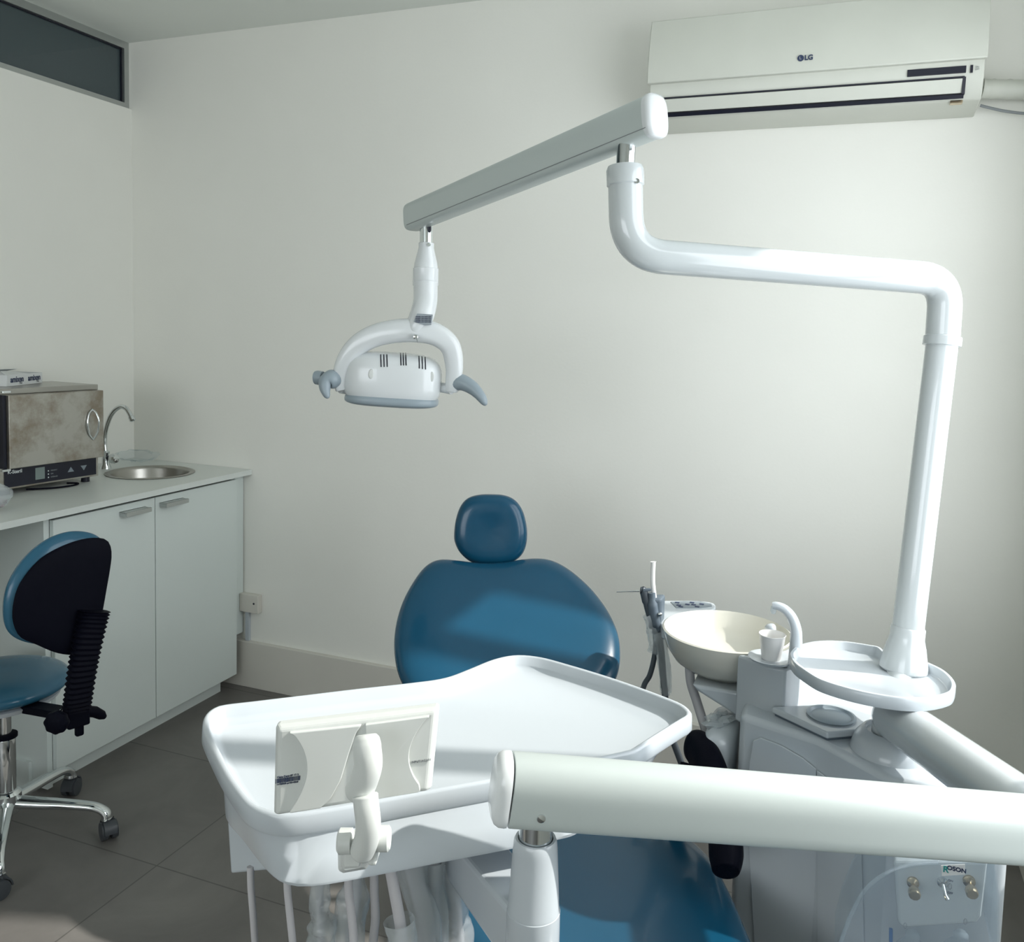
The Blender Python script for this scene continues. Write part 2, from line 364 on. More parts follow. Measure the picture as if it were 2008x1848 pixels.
# big window frame in the right wall (outside the picture, throws the bars of shadow)
fr = MB(); xa, xb = RX + 0.02, RX + 0.07
for y in (-0.515, -1.490): fr.box((xa, y - 0.025, WZ0), (xb, y + 0.025, WZ1))
fr.box((xa, WY0, WZ0), (xb, WY1, WZ0 + 0.05)); fr.box((xa, WY0, WZ1 - 0.05), (xb, WY1, WZ1)); fr.box((xa, WY0, WZ0), (xb, WY0 + 0.05, WZ1)); fr.box((xa, WY1 - 0.002, WZ0), (xb, WY1, WZ1))
struct('window_2', fr, 'aluminium', smooth=0)
struct('baseboard_back', MB().box((0.02, -0.022, 0), (RX, 0, 0.186)), 'plinth', smooth=0, bevel=0.002)
struct('baseboard_right', MB().box((RX - 0.02, RY, 0), (RX, -0.022, 0.186)), 'plinth', smooth=0, bevel=0.002)
struct('baseboard_left', MB().box((0.0, -2.4, 0), (0.015, -0.935, 0.10)), 'laminate', smooth=0)

# ------------------------------------------------------------------ worktop with a round hole for the sink
sc_ = PZ(295, 927.5, 0.88); SR = 0.158
def holed_slab(x0, y0, x1, y1, z0, z1, c, r, n=64):
    bm = bmesh.new()
    ring = [bm.verts.new((c.x + r * math.cos(2 * math.pi * i / n), c.y + r * math.sin(2 * math.pi * i / n), z1)) for i in range(n)]
    out = [bm.verts.new((x, y, z1)) for x, y in ((x0, y0), (x1, y0), (x1, y1), (x0, y1))]
    es = [bm.edges.new((ring[i], ring[(i + 1) % n])) for i in range(n)] + [bm.edges.new((out[i], out[(i + 1) % 4])) for i in range(4)]
    bmesh.ops.triangle_fill(bm, use_beauty=True, edges=es)
    r_ = bmesh.ops.extrude_face_region(bm, geom=bm.faces[:])
    for v in [g for g in r_['geom'] if isinstance(g, bmesh.types.BMVert)]: v.co.z = z0
    bm.verts.ensure_lookup_table(); mb = MB(); mb.v = [v.co.copy() for v in bm.verts]
    bm.verts.index_update(); mb.f = [tuple(v.index for v in f.verts) for f in bm.faces]; bm.free(); return mb
wt = obj('countertop', holed_slab(0.002, -2.4, 0.602, -0.002, 0.860, 0.880, sc_, SR - 0.012), 'worktop', smooth=0)
tag(wt, 'long white laminate worktop running along the left wall', 'countertop')

# base cabinet
cab = thing('base_cabinet', 'white two-door base cabinet under the sink worktop', 'cabinet', (0.3, -0.5, 0))
b = MB(); YL = -0.928
b.box((0.017, YL, 0.012), (0.5635, YL + 0.019, 0.858)); b.box((0.017, -0.078, 0.16), (0.560, -0.060, 0.858)); b.box((0.017, YL + 0.018, 0.08), (0.56, -0.078, 0.098)); b.box((0.017, YL + .018, 0.098), (0.03, -0.078, 0.858))
obj('carcass', b, 'laminate', cab, smooth=0)
obj('toe_kick', MB().box((0.51, YL + 0.018, 0.0), (0.53, -0.10, 0.066)), 'laminate', cab, smooth=0)
obj('filler_panel', MB().box((0.545, -0.058, 0.216), (0.562, -0.003, 0.858)), 'laminate', cab, smooth=0)
obj('side_skirting', MB().box((0.017, YL - 0.012, 0.0), (0.50, YL - 0.0005, 0.09)), 'laminate', cab, smooth=0)
for y0, y1, hy0, hy1 in ((-0.908, -0.4965, -0.653, -0.543), (-0.4935, -0.064, -0.475, -0.365)):
    d = obj('door', MB().box((0.5635, y0, 0.066), (0.580, y1, 0.848)), 'laminate', cab, smooth=0, bevel=0.0012)
    h = MB(); h.box((0.604, hy0, 0.812), (0.612, hy1, 0.826)); h.box((0.58, hy0, 0.812), (0.606, hy0 + 0.008, 0.826)); h.box((0.58, hy1 - 0.008, 0.812), (0.606, hy1, 0.826)); h.box((0.58, hy0, 0.822), (0.606, hy1, 0.826))
    obj('handle', h, 'aluminium', d, smooth=0, bevel=0.001, label='grey bar handle')
# desk end panel further along the wall
tag(obj('support_panel', MB().box((0.02, -2.36, 0.0), (0.56, -2.34, 0.859)), 'laminate', smooth=0), 'white end panel carrying the far left end of the worktop', 'panel')

# sink
sk = thing('sink', 'round stainless steel sink set into the white worktop', 'sink', (sc_.x, sc_.y, 0.88))
prof = [(SR, .0005), (SR + .002, .003), (SR - .006, .0055), (SR - .016, .003), (SR - .020, -.006), (SR - .026, -.06), (SR - .045, -.105), (SR - .075, -.125), (.03, -.132)]
obj('basin', MB().lathe((sc_.x, sc_.y, .88), UPZ, prof, 64, caps=False), 'steel', sk, smooth=60)
obj('drain', MB().lathe((sc_.x, sc_.y, .88), UPZ, [(.031, -.1335), (.031, -.1295), (.024, -.128), (.022, -.131), (.002, -.131)], 32), 'chrome', sk, smooth=30)

# faucet
fb = PZ(207, 919, .88); FY = fb.y
fa = thing('faucet', 'chrome swan-neck tap standing behind the round sink', 'faucet', tuple(fb))
obj('base', MB().lathe(fb, UPZ, [(.021, .0), (.020, .006), (.014, .02), (.0125, .055), (.015, .06), (.015, .066), (.009, .07)], 24), 'chrome', fa)
sp = [fb + Vector((0, 0, .062))] + [PY(u, v, FY) for u, v in ((205, 866), (208, 842), (216, 818), (226, 804), (237, 798), (247, 801), (254, 811), (259, 822))]
obj('spout', MB().tube(spline(sp, 8), .0088, 16), 'chrome', fa)
e = PY(257, 817, FY); e2 = PY(261, 826, FY)
obj('nozzle', MB().lathe(e, e2 - e, [(.009, 0), (.0115, .002), (.0115, .016), (.008, .019)], 20), 'chrome', fa)
kb = PY(214, 899, FY)
obj('valve_stem', MB().lathe(fb + Vector((0, 0, .042)), (1, 0, 0), [(.008, .005), (.009, .02), (.011, .022), (.011, .030)], 20), 'dark', fa)
obj('tap_knob', MB().lathe(fb + Vector((.029, 0, .042)), (1, 0, 0), [(.014, 0), (.019, .004), (.0195, .020), (.015, .027), (.004, .029)], 10), 'chrome', fa, smooth=20)

# plastic bag behind the sink
bgc = PZ(272, 893, .905)
tag(obj('plastic_bag', blob((bgc.x + .02, bgc.y - .03, .9085), (.075, .03, 0), (-.02, .055, 0), (0, 0, .022), .22, 5), 'filmsoft', smooth=25), 'crumpled clear plastic bag in the corner behind the sink', 'bag')
b2 = PZ(6, 985, .905)
bag2 = thing('plastic_bag', 'crumpled clear bag with pinkish contents in front of the steel oven', 'bag', (b2.x, b2.y, .88))
obj('film', blob((b2.x - .02, b2.y - .01, .924), (.05, 0, 0), (0, .05, 0), (0, 0, .036), .2, 9), 'film', bag2, smooth=25, sub=1)
obj('contents', blob((b2.x - .02, b2.y - .02, .906), (.035, 0, 0), (0, .03, 0), (0, 0, .018), .3, 3), 'pink', bag2, smooth=20)

# ------------------------------------------------------------------ sterilizer oven
A = PZ(5, 962, .90); B = PZ(193, 933, .90); xd = (B - A).normalized(); nd = Vector((xd.y, -xd.x, 0)); W_ = (B - A).length
if nd.x < 0: nd = -nd
hb = PP(192, 764, A, nd).z - .90
ov = thing('sterilizer_oven', 'stained stainless steel dry heat sterilizer on the worktop', 'sterilizer', (A.x, A.y, .88))
def OV(s, h, d=0): return A + xd * s + UPZ * h + nd * d
def ovbox(s0, s1, h0, h1, d0, d1): return MB().obox(OV((s0 + s1) / 2, (h0 + h1) / 2, (d0 + d1) / 2), xd * (s1 - s0) / 2, nd * (d1 - d0) / 2, UPZ * (h1 - h0) / 2)
dep = -.245
obj('casing', ovbox(-.08, W_, 0, hb, dep, 0), 'oven', ov, smooth=0, bevel=.002)
obj('top_cover', ovbox(-.082, W_ + .001, hb - .001, hb + .018, dep, .002), 'steel', ov, smooth=0, bevel=.002)
P1 = PP(16, 776, A + nd * .03, nd); P2 = PP(202, 766, A + nd * .03, nd); P3 = PP(22, 920, A + nd * .03, nd)
s0 = (P1 - A).dot(xd); s1 = (P2 - A).dot(xd); h1 = P1.z - .90; h0 = P3.z - .90
dr = obj('door', ovbox(s0, s1, h0, h1, .008, .032), 'oven', ov, smooth=0, bevel=.002)
obj('door_gap_strip', ovbox(s0 - .012, s0 - .002, h0, h1, -.0, .02), 'dark', dr, smooth=0)  # dark strip standing in for the shaded gap left of the door
hh = [PP(u, v, A + nd * d, nd) for u, v, d in ((181, 803, .034), (189, 811, .05), (194, 828, .058), (191, 848, .05), (183, 862, .034))]
hh2 = [PP(u, v, A + nd * d, nd) for u, v, d in ((181, 803, .034), (174, 813, .036), (172, 832, .038), (175, 851, .036), (183, 862, .034))]
hm = MB(); hm.tube(spline(hh, 6), .0035, 12); hm.tube(spline(hh2, 6), .003, 12)
obj('door_handle', hm, 'chrome', dr, label='curved lens-shaped metal handle')
for v in (769, 923):
    c = PP(11, v, A + nd * .035, nd); obj('hinge', MB().obox(c, xd * .014, nd * .006, UPZ * .0035), 'chrome', ov, smooth=0, bevel=.001)
Q1 = PP(8, 931, A, nd); Q2 = PP(187, 903, A, nd); Q3 = PP(188, 929, A, nd); Q4 = PP(9, 957, A, nd)
sa = (Q1 - A).dot(xd); sb = (Q2 - A).dot(xd); pz0 = .007; pz1 = h0 - .004
cp = obj('control_panel', ovbox(sa, sb, pz0, pz1, 0, .004), 'dark', ov, smooth=0)
obj('display', ovbox(sa + (sb - sa) * .31, sa + (sb - sa) * .41, pz0 + .012, pz1 - .008, .004, .0052), 'lcd', cp, smooth=0)
for k in range(3): obj('indicator', ovbox(sa + (sb - sa) * .445, sa + (sb - sa) * .455, pz0 + .012 + .011 * k, pz0 + .016 + .011 * k, .004, .0052), 'whiteink', cp, smooth=0)
for k in range(3): text(('PREHEAT', 'ON', 'STERILIZE')[2 - k], OV(sa + (sb - sa) * .475, pz0 + .014 + .011 * k, .0045), xd, UPZ, .006, 'greyink', cp, 'lettering', align='LEFT')
text('K-Steril', OV(sa + (sb - sa) * .10, pz1 - .011, .0045), xd, UPZ, .016, 'whiteink', cp, 'lettering', bold=.0003)
for s in (.70, .85):
    t = MB(); c = sa + (sb - sa) * s; sg = 1 if s < .8 else -1; zc = (pz0 + pz1) / 2
    t.prism([OV(c - .012, zc - .008 * sg, .004), OV(c + .012, zc - .008 * sg, .004), OV(c, zc + .009 * sg, .004)], nd * .0012); obj('arrow_key', t, 'panelgrey', cp, smooth=0)
for s, d in ((.02, -.02), (W_ - .03, -.03), (.02, -.22), (W_ - .03, -.22)): obj('foot', MB().lathe(OV(s, -.02, d), UPZ, [(.014, .0005), (.014, .0205)], 20), 'dark', ov)
obj('power_cable', MB().tube(spline([OV(.10, -.015, -.03), OV(.17, -.015, .018), OV(.24, -.0155, .022), OV(.27, -.0155, .0), OV(.25, -.0155, -.03)], 8), .003, 10), 'black', ov)

# glove box on the oven
zt = .90 + hb + .018
G1 = PZ(-30, 757, zt); G2 = PZ(82, 751, zt); gx = (G2 - G1).normalized(); gn = Vector((gx.y, -gx.x, 0))
if gn.x < 0: gn = -gn
gb = thing('glove_box', 'open white cardboard box printed amixen on top of the oven', 'box', (G1.x, G1.y, zt))
F0 = PZ(13, 759, zt)  # near corner
Lf = (G2 - F0).length; H_ = .037
gxx = (G2 - F0).normalized(); gyy = -Vector((gxx.y, -gxx.x, 0)); gyy = gyy if gyy.x < 0 else -gyy
def GB(a, b_, h): return F0 + gxx * a + gyy * b_ + UPZ * (h + .0008)
bw = .13
bx = MB(); t_ = .0015
bx.obox(GB(Lf / 2, bw / 2, t_ / 2), gxx * Lf / 2, gyy * bw / 2, UPZ * t_ / 2)
bx.obox(GB(Lf / 2, 0, H_ / 2), gxx * Lf / 2, gyy * t_, UPZ * H_ / 2); bx.obox(GB(Lf / 2, bw, H_ / 2), gxx * Lf / 2, gyy * t_, UPZ * H_ / 2)
bx.obox(GB(0, bw / 2, H_ / 2), gxx * t_, gyy * bw / 2, UPZ * H_ / 2); bx.obox(GB(Lf, bw / 2, H_ / 2), gxx * t_, gyy * bw / 2, UPZ * H_ / 2)
cb = obj('carton', bx, 'card', gb, smooth=0)
fl = MB(); fl.add([GB(.0, .0, H_), GB(Lf * .6, .0, H_), GB(Lf * .5, .05, H_ + .008), GB(.01, .05, H_ + .012)], [(0, 1, 2, 3)])
fl.add([GB(0, bw, H_), GB(Lf, bw, H_), GB(Lf - .01, bw - .05, H_ + .01), GB(.02, bw - .04, H_ + .015)], [(0, 1, 2, 3)])
fl.add([GB(0, 0, H_), GB(0, bw, H_), GB(-.03, bw * .8, H_ + .035), GB(-.035, .02, H_ + .03)], [(0, 1, 2, 3)])
obj('flap', fl, 'card', gb, smooth=0, solid=.001, fixn=False)
obj('glove_contents', MB().obox(GB(Lf / 2, bw / 2, H_ * .45), gxx * (Lf / 2 - .004), gyy * (bw / 2 - .004), UPZ * H_ * .4), 'film', gb, smooth=0)
for k in (.27, .76):
    text('amixen', F0 + gxx * Lf * k - gyy * .0022 + UPZ * (H_ * .58), gxx, UPZ, Lf * .125, 'ink', cb, 'lettering', bold=.0006)
    text('Plus', F0 + gxx * Lf * (k + .1) - gyy * .0022 + UPZ * (H_ * .24), gxx, UPZ, Lf * .05, 'greyink', cb, 'lettering')

# ------------------------------------------------------------------ outlet
ob = thing('outlet_box', 'beige surface socket box low on the back wall beside the cabinet', 'socket', (.61, 0, .345))
obj('cover_plate', MB().box((.563, -.028, .309), (.652, -.0005, .381)), 'plinth', ob, smooth=0, bevel=.002)
obj('screw', MB().lathe((.633, -.028, .348), (0, -1, 0), [(.0042, -.002), (.0042, .0012), (.001, .0015)], 12), 'dark', ob)
tag(obj('cable_trunking', MB().box((.580, -.013, .1865), (.598, -.0005, .3085)), 'plastic', smooth=0, bevel=.001), 'short white cable trunking below the socket box', 'conduit')

# ------------------------------------------------------------------ air conditioner
ax0, ax1 = 2.178, 3.078
ac = thing('air_conditioner', 'white wall-mounted split air conditioner high on the back wall', 'air conditioner', (2.63, 0, 2.1))
def acprism(prof, xa, xb): 
    return MB().prism([(xa, y, z) for y, z in prof], (xb - xa, 0, 0))
obj('body', acprism([(-.0005, 2.385), (-.15, 2.385), (-.17, 2.37), (-.186, 2.21), (-.188, 2.19), (-.183, 2.15), (-.165, 2.115), (-.150, 2.102), (-.0005, 2.09)], ax0 + .004, ax1 - .004), 'acplastic', ac, smooth=30, bevel=.004)
fp = [(-.150, 2.386), (-.172, 2.386)] + [(-.172 - .032 * math.sin(t / 8 * math.pi * .55) , 2.386 - .19 * t / 8) for t in range(1, 9)] + [(-.18, 2.196)]
pn = obj('front_panel', acprism(fp, ax0, ax1), 'acplastic', ac, smooth=35, bevel=.003)
text('LG', (PY(1586, 113, -.2065)), (1, 0, 0), UPZ, .0185, 'ink', pn, 'lettering', bold=.0007)
lg = PY(1570, 114, -.2055)
dsc = obj('logo_disc', MB().lathe(lg, (0, -1, 0), [(.0085, -.003), (.0085, .0008), (.001, .001)], 28), 'ink', pn)
obj('logo_mark', MB().tube([Vector((lg.x - .002, lg.y - .0015, lg.z + .004)), Vector((lg.x - .002, lg.y - .0015, lg.z - .003)), Vector((lg.x + .002, lg.y - .0015, lg.z - .003))], .0006, 6), 'acplastic', dsc)
# lower grille: flap between two dark slots
def acf(u, v, y=-.186): return PY(u, v, y)
l0, l1 = ax0 + .05, 3.024
def slot(z0, z1, xa, xb, yy): 
    return MB().box((xa, yy - .004, z0), (xb, yy + .01, z1))
obj('louver', acprism([(-.184, 2.153), (-.190, 2.150), (-.178, 2.116), (-.170, 2.116)], l0, l1), 'acplastic', ac, smooth=0)
s_ = MB(); s_.box((l0 - .006, -.1885, 2.152), (l1 + .004, -.175, 2.1565)); s_.obox(((l0 + l1) / 2, -.168, 2.1125), ((l1 - l0) / 2 + .005, 0, 0), (0, .009, .006), (0, -.003, .0045)); s_.obox((l1 + .003, -.179, 2.133), (.004, 0, 0), (0, .0075, 0), (0, -.0045, .021))
obj('slot_gap', s_, 'dark', ac, smooth=0)
dz = PY(1847, 137, -.189)
obj('display_window', MB().box((2.888, -.1905, 2.165), (3.030, -.184, 2.183)), 'dark', ac, smooth=0, bevel=.001)
obj('power_button', MB().box((3.040, -.1905, 2.164), (3.046, -.184, 2.183)), 'dark', ac, smooth=0)
for k in range(2): text(('ON', 'OFF')[k], Vector((3.056, -.1895, 2.177 - .006 * k)), (1, 0, 0), UPZ, .006, 'greyink', ac, 'lettering')
obj('latch', MB().box((3.0, -.152, 2.0965), (3.03, -.13, 2.108)), 'brass', ac, smooth=0)
pp = [(3.06, -.06, 2.155), (3.15, -.055, 2.15), (3.25, -.05, 2.135), (3.33, -.05, 2.13)]
pipe = thing('wrapped_pipe', 'white tape-wrapped coolant pipe leaving the right side of the air conditioner', 'pipe', (3.1, -.05, 2.12))
pth = spline([Vector((3.085, -.05, 2.155)), Vector((3.15, -.045, 2.15)), Vector((3.25, -.042, 2.142)), Vector((3.312, -.042, 2.14))], 10)
obj('taped_tube', MB().tube(pth, [.026 + .002 * (i % 5 == 0) for i in range(len(pth))], 20), 'acplastic', pipe)
obj('cable', MB().tube(spline([Vector((3.085, -.03, 2.115)), Vector((3.15, -.03, 2.095)), Vector((3.22, -.03, 2.085)), Vector((3.315, -.03, 2.095))], 8), .004, 8), 'greyink', pipe)
# ------------------------------------------------------------------ stool
scn = Vector((0.680, -1.160, 0))
st = thing('dental_stool', 'blue vinyl stool with black ribbed backrest post and chrome five-star base', 'stool', tuple(scn))
bs = MB(); bs.lathe(scn, UPZ, [(.020, .085), (.034, .09), (.038, .10), (.038, .145), (.032, .152), (.028, .155)], 32)
obj('hub', bs, 'chrome', st)
for k, a in enumerate((28, 100, 172, 244, -43.5)):
    a = math.radians(a); d = Vector((math.cos(a), math.sin(a), 0)); r = .255 if k != 0 else .265
    p = [scn + d * .02 + UPZ * .118, scn + d * .08 + UPZ * .112, scn + d * .16 + UPZ * .105, scn + d * (r - .035) + UPZ * .095, scn + d * (r - .005) + UPZ * .078, scn + d * r + UPZ * .062]
    pp_ = spline(p, 5); rr = [.027 - .008 * min(1, i / 14) + (.006 * max(0, i - 18) / 7) for i in range(len(pp_))]
    sec = [(math.cos(t * math.pi / 10) * .85, math.sin(t * math.pi / 10) * .62) for t in range(20)]
    lg_ = obj('base_arm', MB().tube(pp_, rr, section=sec, up=UPZ), 'chrome', st, smooth=50)
    cw = scn + d * (r + .004) + UPZ * .0005; ca = math.radians((60, 20, 130, 80, -15)[k]); ax = Vector((math.cos(ca), math.sin(ca), 0))
    cs = MB()
    for sgn in (-1, 1): cs.lathe(cw + UPZ * .026 + ax * (.013 * sgn), ax, [(.018, -.009), (.0245, -.008), (.0255, -.004), (.0255, .004), (.0245, .008), (.018, .009)], 28)
    cs.lathe(cw + UPZ * .02, UPZ, [(.008, .0), (.008, .045)], 12)
    cs.tube([cw + UPZ * .026 + Vector((-ax.y, ax.x, 0)) * .030 * math.cos(t) + UPZ * .030 * math.sin(t) for t in [math.pi * i / 10 for i in range(11)]], .011, section=[(1.5, .2), (1.5, -.2), (-1.5, -.2), (-1.5, .2)], up=ax.cross(UPZ))
    obj('caster', cs, 'caster', lg_)
obj('column_sleeve', MB().lathe(scn, UPZ, [(.0255, .15), (.0262, .155), (.0262, .300), (.0255, .302)], 32), 'chrome', st)
obj('column_collar', MB().lathe(scn, UPZ, [(.024, .302), (.031, .304), (.031, .312), (.02, .3155)], 32), 'black', st)
obj('gas_piston', MB().lathe(scn, UPZ, [(.0165, .31), (.0165, .415)], 28), 'chrome', st)
SZ = .47
obj('seat_shell', MB().lathe(scn + Vector((-.02, 0, 0)), UPZ, [(.04, .398), (.125, .402), (.150, .412), (.156, .424), (.14, .427)], 48), 'plastic', st)
out = [scn + Vector((-.02, 0, .452)) + Vector((math.cos(t), math.sin(t), 0)) * .178 for t in [2 * math.pi * i / 48 for i in range(48)]]
sp_ = pillow(out, UPZ, .042, .034, p=3.2, q=2.0, dish=.010)
obj('seat', sp_, 'vinyl2', st, smooth=180, sub=1)
# backrest: outline traced on its own plane
bn = Vector((.93, -.36, .05)).normalized()   # faces away from the seat
BP = PD(115, 1165, 2.17)

opx = [(10, 1215), (14, 1170), (26, 1130), (50, 1092), (90, 1060), (135, 1043), (175, 1042), (205, 1052), (219, 1078), (217, 1110), (210, 1150), (203, 1190), (197, 1215), (195, 1245), (188, 1275), (150, 1285), (110, 1280), (92, 1270), (60, 1263), (35, 1255), (17, 1240)]
def cut(pts, P0, n): return [PP(u, v, P0, n) for u, v in pts]
sh = resample(spline(cut([(24, 1212), (30, 1165), (48, 1130), (80, 1095), (120, 1072), (160, 1058), (195, 1055), (213, 1063), (219, 1085), (216, 1115), (210, 1150), (203, 1190), (198, 1215), (190, 1262), (172, 1283), (140, 1285), (108, 1280), (70, 1264), (38, 1248)], BP, bn), 6, True), 60)
obj('backrest_shell', pillow(sh, bn, .010, .006, p=6, q=2), 'black', st, smooth=60)
cu_ = resample(spline([p - bn * .022 for p in cut([(12, 1212), (16, 1165), (33, 1125), (62, 1088), (102, 1058), (145, 1044), (185, 1047), (208, 1062), (215, 1090), (212, 1120), (206, 1155), (200, 1190), (192, 1225), (178, 1260), (140, 1275), (95, 1270), (50, 1262), (22, 1244)], BP, bn)], 6, True), 60)
obj('backrest_cushion', pillow(cu_, bn, .024, .040, p=4, q=2), 'vinyl2', st, smooth=180, sub=1)
# bellows post
q0 = PP(150, 1392, BP, bn) + bn * .0; qa_ = scn + UPZ * .400; qd = (q0 - UPZ * .015 - qa_); qs = Vector((-qd.y, qd.x, 0)).normalized()
obj('seat_bracket', MB().obox(qa_ + qd * .5, qd * .48, qs * .022, UPZ * .010), 'black', st, smooth=0, bevel=.003)
q1 = PP(158, 1290, BP, bn) + bn * .022; q2 = PP(178, 1195, BP, bn) + bn * .024
path = spline([q0, q1, q2], 42); N_ = len(path); rr = []
bel = MB(); rr = [(.031 + .004 * (i / N_)) * (1.0 + .08 * math.cos(i * math.pi / 2)) for i in range(N_)]
bel.tube(path, rr, section=[(math.copysign(abs(math.cos(t)) ** .6, math.cos(t)), .62 * math.copysign(abs(math.sin(t)) ** .6, math.sin(t))) for t in [2 * math.pi * i / 24 for i in range(24)]], up=bn)
obj('bellows_cover', bel, 'black', st, smooth=30)
lx = Vector((-bn.y, bn.x, 0)).normalized()
if lx.dot(RT) < 0: lx = -lx
hs = MB(); hs.obox(q0 + UPZ * -.012, lx * .027, bn * .018, UPZ * .03); hs.obox(q0 + UPZ * -.052 + lx * .006, lx * .010, bn * .008, UPZ * .018)
obj('post_housing', hs, 'black', st, smooth=0, bevel=.005)
kc = PD(112, 1416, 2.12); kd = (CAM - kc); kd.z = 0; kd.normalize(); kd = (kd + lx * -.5).normalized()
kn = []
km = MB(); prf = [(.010, -.012), (.024, -.010), (.0275, -.004), (.0275, .008), (.022, .014), (.006, .017)]
n_ = 40; q_ = kd.orthogonal().normalized(); r_ = kd.cross(q_)
km.loft([[kc + kd * h + (q_ * math.cos(2 * math.pi * i / n_) + r_ * math.sin(2 * math.pi * i / n_)) * rad * (1 + .045 * math.cos(i * math.pi * 2 / 5)) for i in range(n_)] for rad, h in prf])
obj('adjusting_knob', km, 'black', st, smooth=40)
obj('tilt_lever', MB().tube([q0 + UPZ * -.01 + lx * .02, q0 + UPZ * -.02 + lx * .045, q0 + UPZ * -.034 + lx * .062, q0 + UPZ * -.042 + lx * .070], [.014, .014, .012, .006], 14), 'black', st)
obj('bracket_bolt', MB().lathe(PD(116, 1398, 2.13), kd, [(.0045, -.01), (.0045, .002), (.002, .004)], 12), 'chrome', st)

# ------------------------------------------------------------------ dental chair
CA = Vector((-.54, .842, 0)).normalized(); CL = Vector((CA.y, -CA.x, 0))
S0 = Vector((2.487, -1.552, 0))
TOPC = PD(965, 1105, 2.30)
HT = TOPC - CA * .50 - UPZ * .385
Sv = (TOPC - HT).normalized(); BN = CL.cross(Sv).normalized()
if BN.z < 0: BN = -BN
ch = thing('dental_chair', 'blue vinyl reclined dental treatment chair behind the instrument tray', 'dental chair', (S0.x, S0.y, 0))
bpx = [(480, 622), (400, 642), (330, 700), (260, 800), (200, 910), (160, 1020), (135, 1130), (125, 1250), (135, 1380), (160, 1480), (215, 1590), (330, 1710), (520, 1800), (800, 1840), (1050, 1840), (1350, 1800), (1580, 1730), (1740, 1620), (1815, 1500), (1836, 1400), (1838, 1300), (1825, 1200), (1790, 1100), (1730, 990), (1640, 870), (1540, 770), (1430, 685), (1320, 630), (1210, 615), (1100, 622), (1000, 640), (880, 652), (740, 650), (620, 635)]
bo = [PP(740 + x / 3.862, 940 + y / 3.862, TOPC, BN) for x, y in bpx]
bo = resample(spline(bo, 6, True), 96)
bc = sum(bo, Vector()) / len(bo)
obj('backrest', pillow(bo, BN, .045, .055, p=5.0, q=2.2, rings=16, dish=.012), 'vinyl', ch, smooth=180, sub=1)
# headrest
HC = PD(962, 1039, 2.33); HN = (CAM - HC).normalized(); HN = (HN + UPZ * -.10).normalized()
hpx = [(580, 440), (590, 320), (625, 210), (680, 145), (760, 118), (860, 113), (960, 120), (1040, 155), (1095, 225), (1125, 320), (1136, 420), (1122, 520), (1080, 590), (1010, 635), (930, 652), (840, 655), (750, 645), (680, 610), (620, 550), (590, 490)]
ho = resample(spline([PP(740 + x / 3.862, 940 + y / 3.862, HC, HN) for x, y in hpx], 6, True), 72)
obj('headrest', pillow(ho, HN, .045, .040, p=3.4, q=2.0, rings=14, dish=.022), 'vinyl', ch, smooth=180, sub=1)
obj('headrest_bar', MB().tube([HC - HN * .035, HC - HN * .06 - UPZ * .06, TOPC - BN * .05 - Sv * .1], .012, 12), 'chrome', ch)
# seat and leg rest
half = [(-.62, .175), (-.5, .195), (-.3, .205), (-.15, .215), (-.035, .226), (.043, .240), (.106, .249), (.176, .256), (.225, .251), (.30, .235), (.40, .215), (.47, .17)]
so = [S0 + CA * t + CL * w_ + UPZ * .49 for t, w_ in half] + [S0 + CA * .50 + UPZ * .49] + [S0 + CA * t - CL * w_ * (.93 if t > .0 else .95) + UPZ * .49 for t, w_ in reversed(half)] + [S0 + CA * -.66 + UPZ * .49]
so = resample(spline(so, 5, True), 110)
obj('seat', pillow(so, UPZ, .020, .06, p=7, q=2.2, rings=14, dish=.012), 'vinyl', ch, smooth=180, sub=1)
obj('seat_frame', MB().obox(S0 + CA * .02 + UPZ * .40, CA * .42, CL * .16, UPZ * .035), 'black', ch, smooth=0, bevel=.02)
obj('pedestal', MB().obox(S0 + CA * .10 + UPZ * .205, CA * .14, CL * .11, UPZ * .165), 'plastic', ch, smooth=0, bevel=.03)
obj('base_plate', MB().obox(S0 + CA * .12 + UPZ * .0205, CA * .42, CL * .23, UPZ * .02), 'black', ch, smooth=0, bevel=.015)
obj('back_support', MB().tube([HT - BN * .08 - UPZ * .02, (HT + TOPC) / 2 - BN * .07, TOPC - BN * .05 - Sv * .08], [.05, .05, .03], 16, section=[(2.2 * math.cos(t), .5 * math.sin(t)) for t in [2 * math.pi * i / 24 for i in range(24)]], up=BN), 'black', ch)
# black armrest on the right of the picture
ap = spline([PD(1352, 1478, 1.72), PD(1372, 1472, 1.68), PD(1392, 1505, 1.62), PD(1408, 1560, 1.56), PD(1420, 1620, 1.51), PD(1424, 1680, 1.47), PD(1423, 1712, 1.45)], 6)
obj('armrest', MB().tube(ap, [.016 + .024 * min(1, i / 5) if i < 30 else .040 - .012 * ((i - 30) / 7) for i in range(len(ap))], section=[(.95 * math.cos(t), .7 * math.sin(t)) for t in [2 * math.pi * i / 24 for i in range(24)]], up=CL), 'black', ch, smooth=60, sub=1, label='black padded armrest')
obj('armrest_bracket', MB().tube([PD(1352, 1500, 1.74), PD(1330, 1600, 1.70), S0 + CA * .2 + CL * .15 + UPZ * .42], .018, 12), 'black', ch)

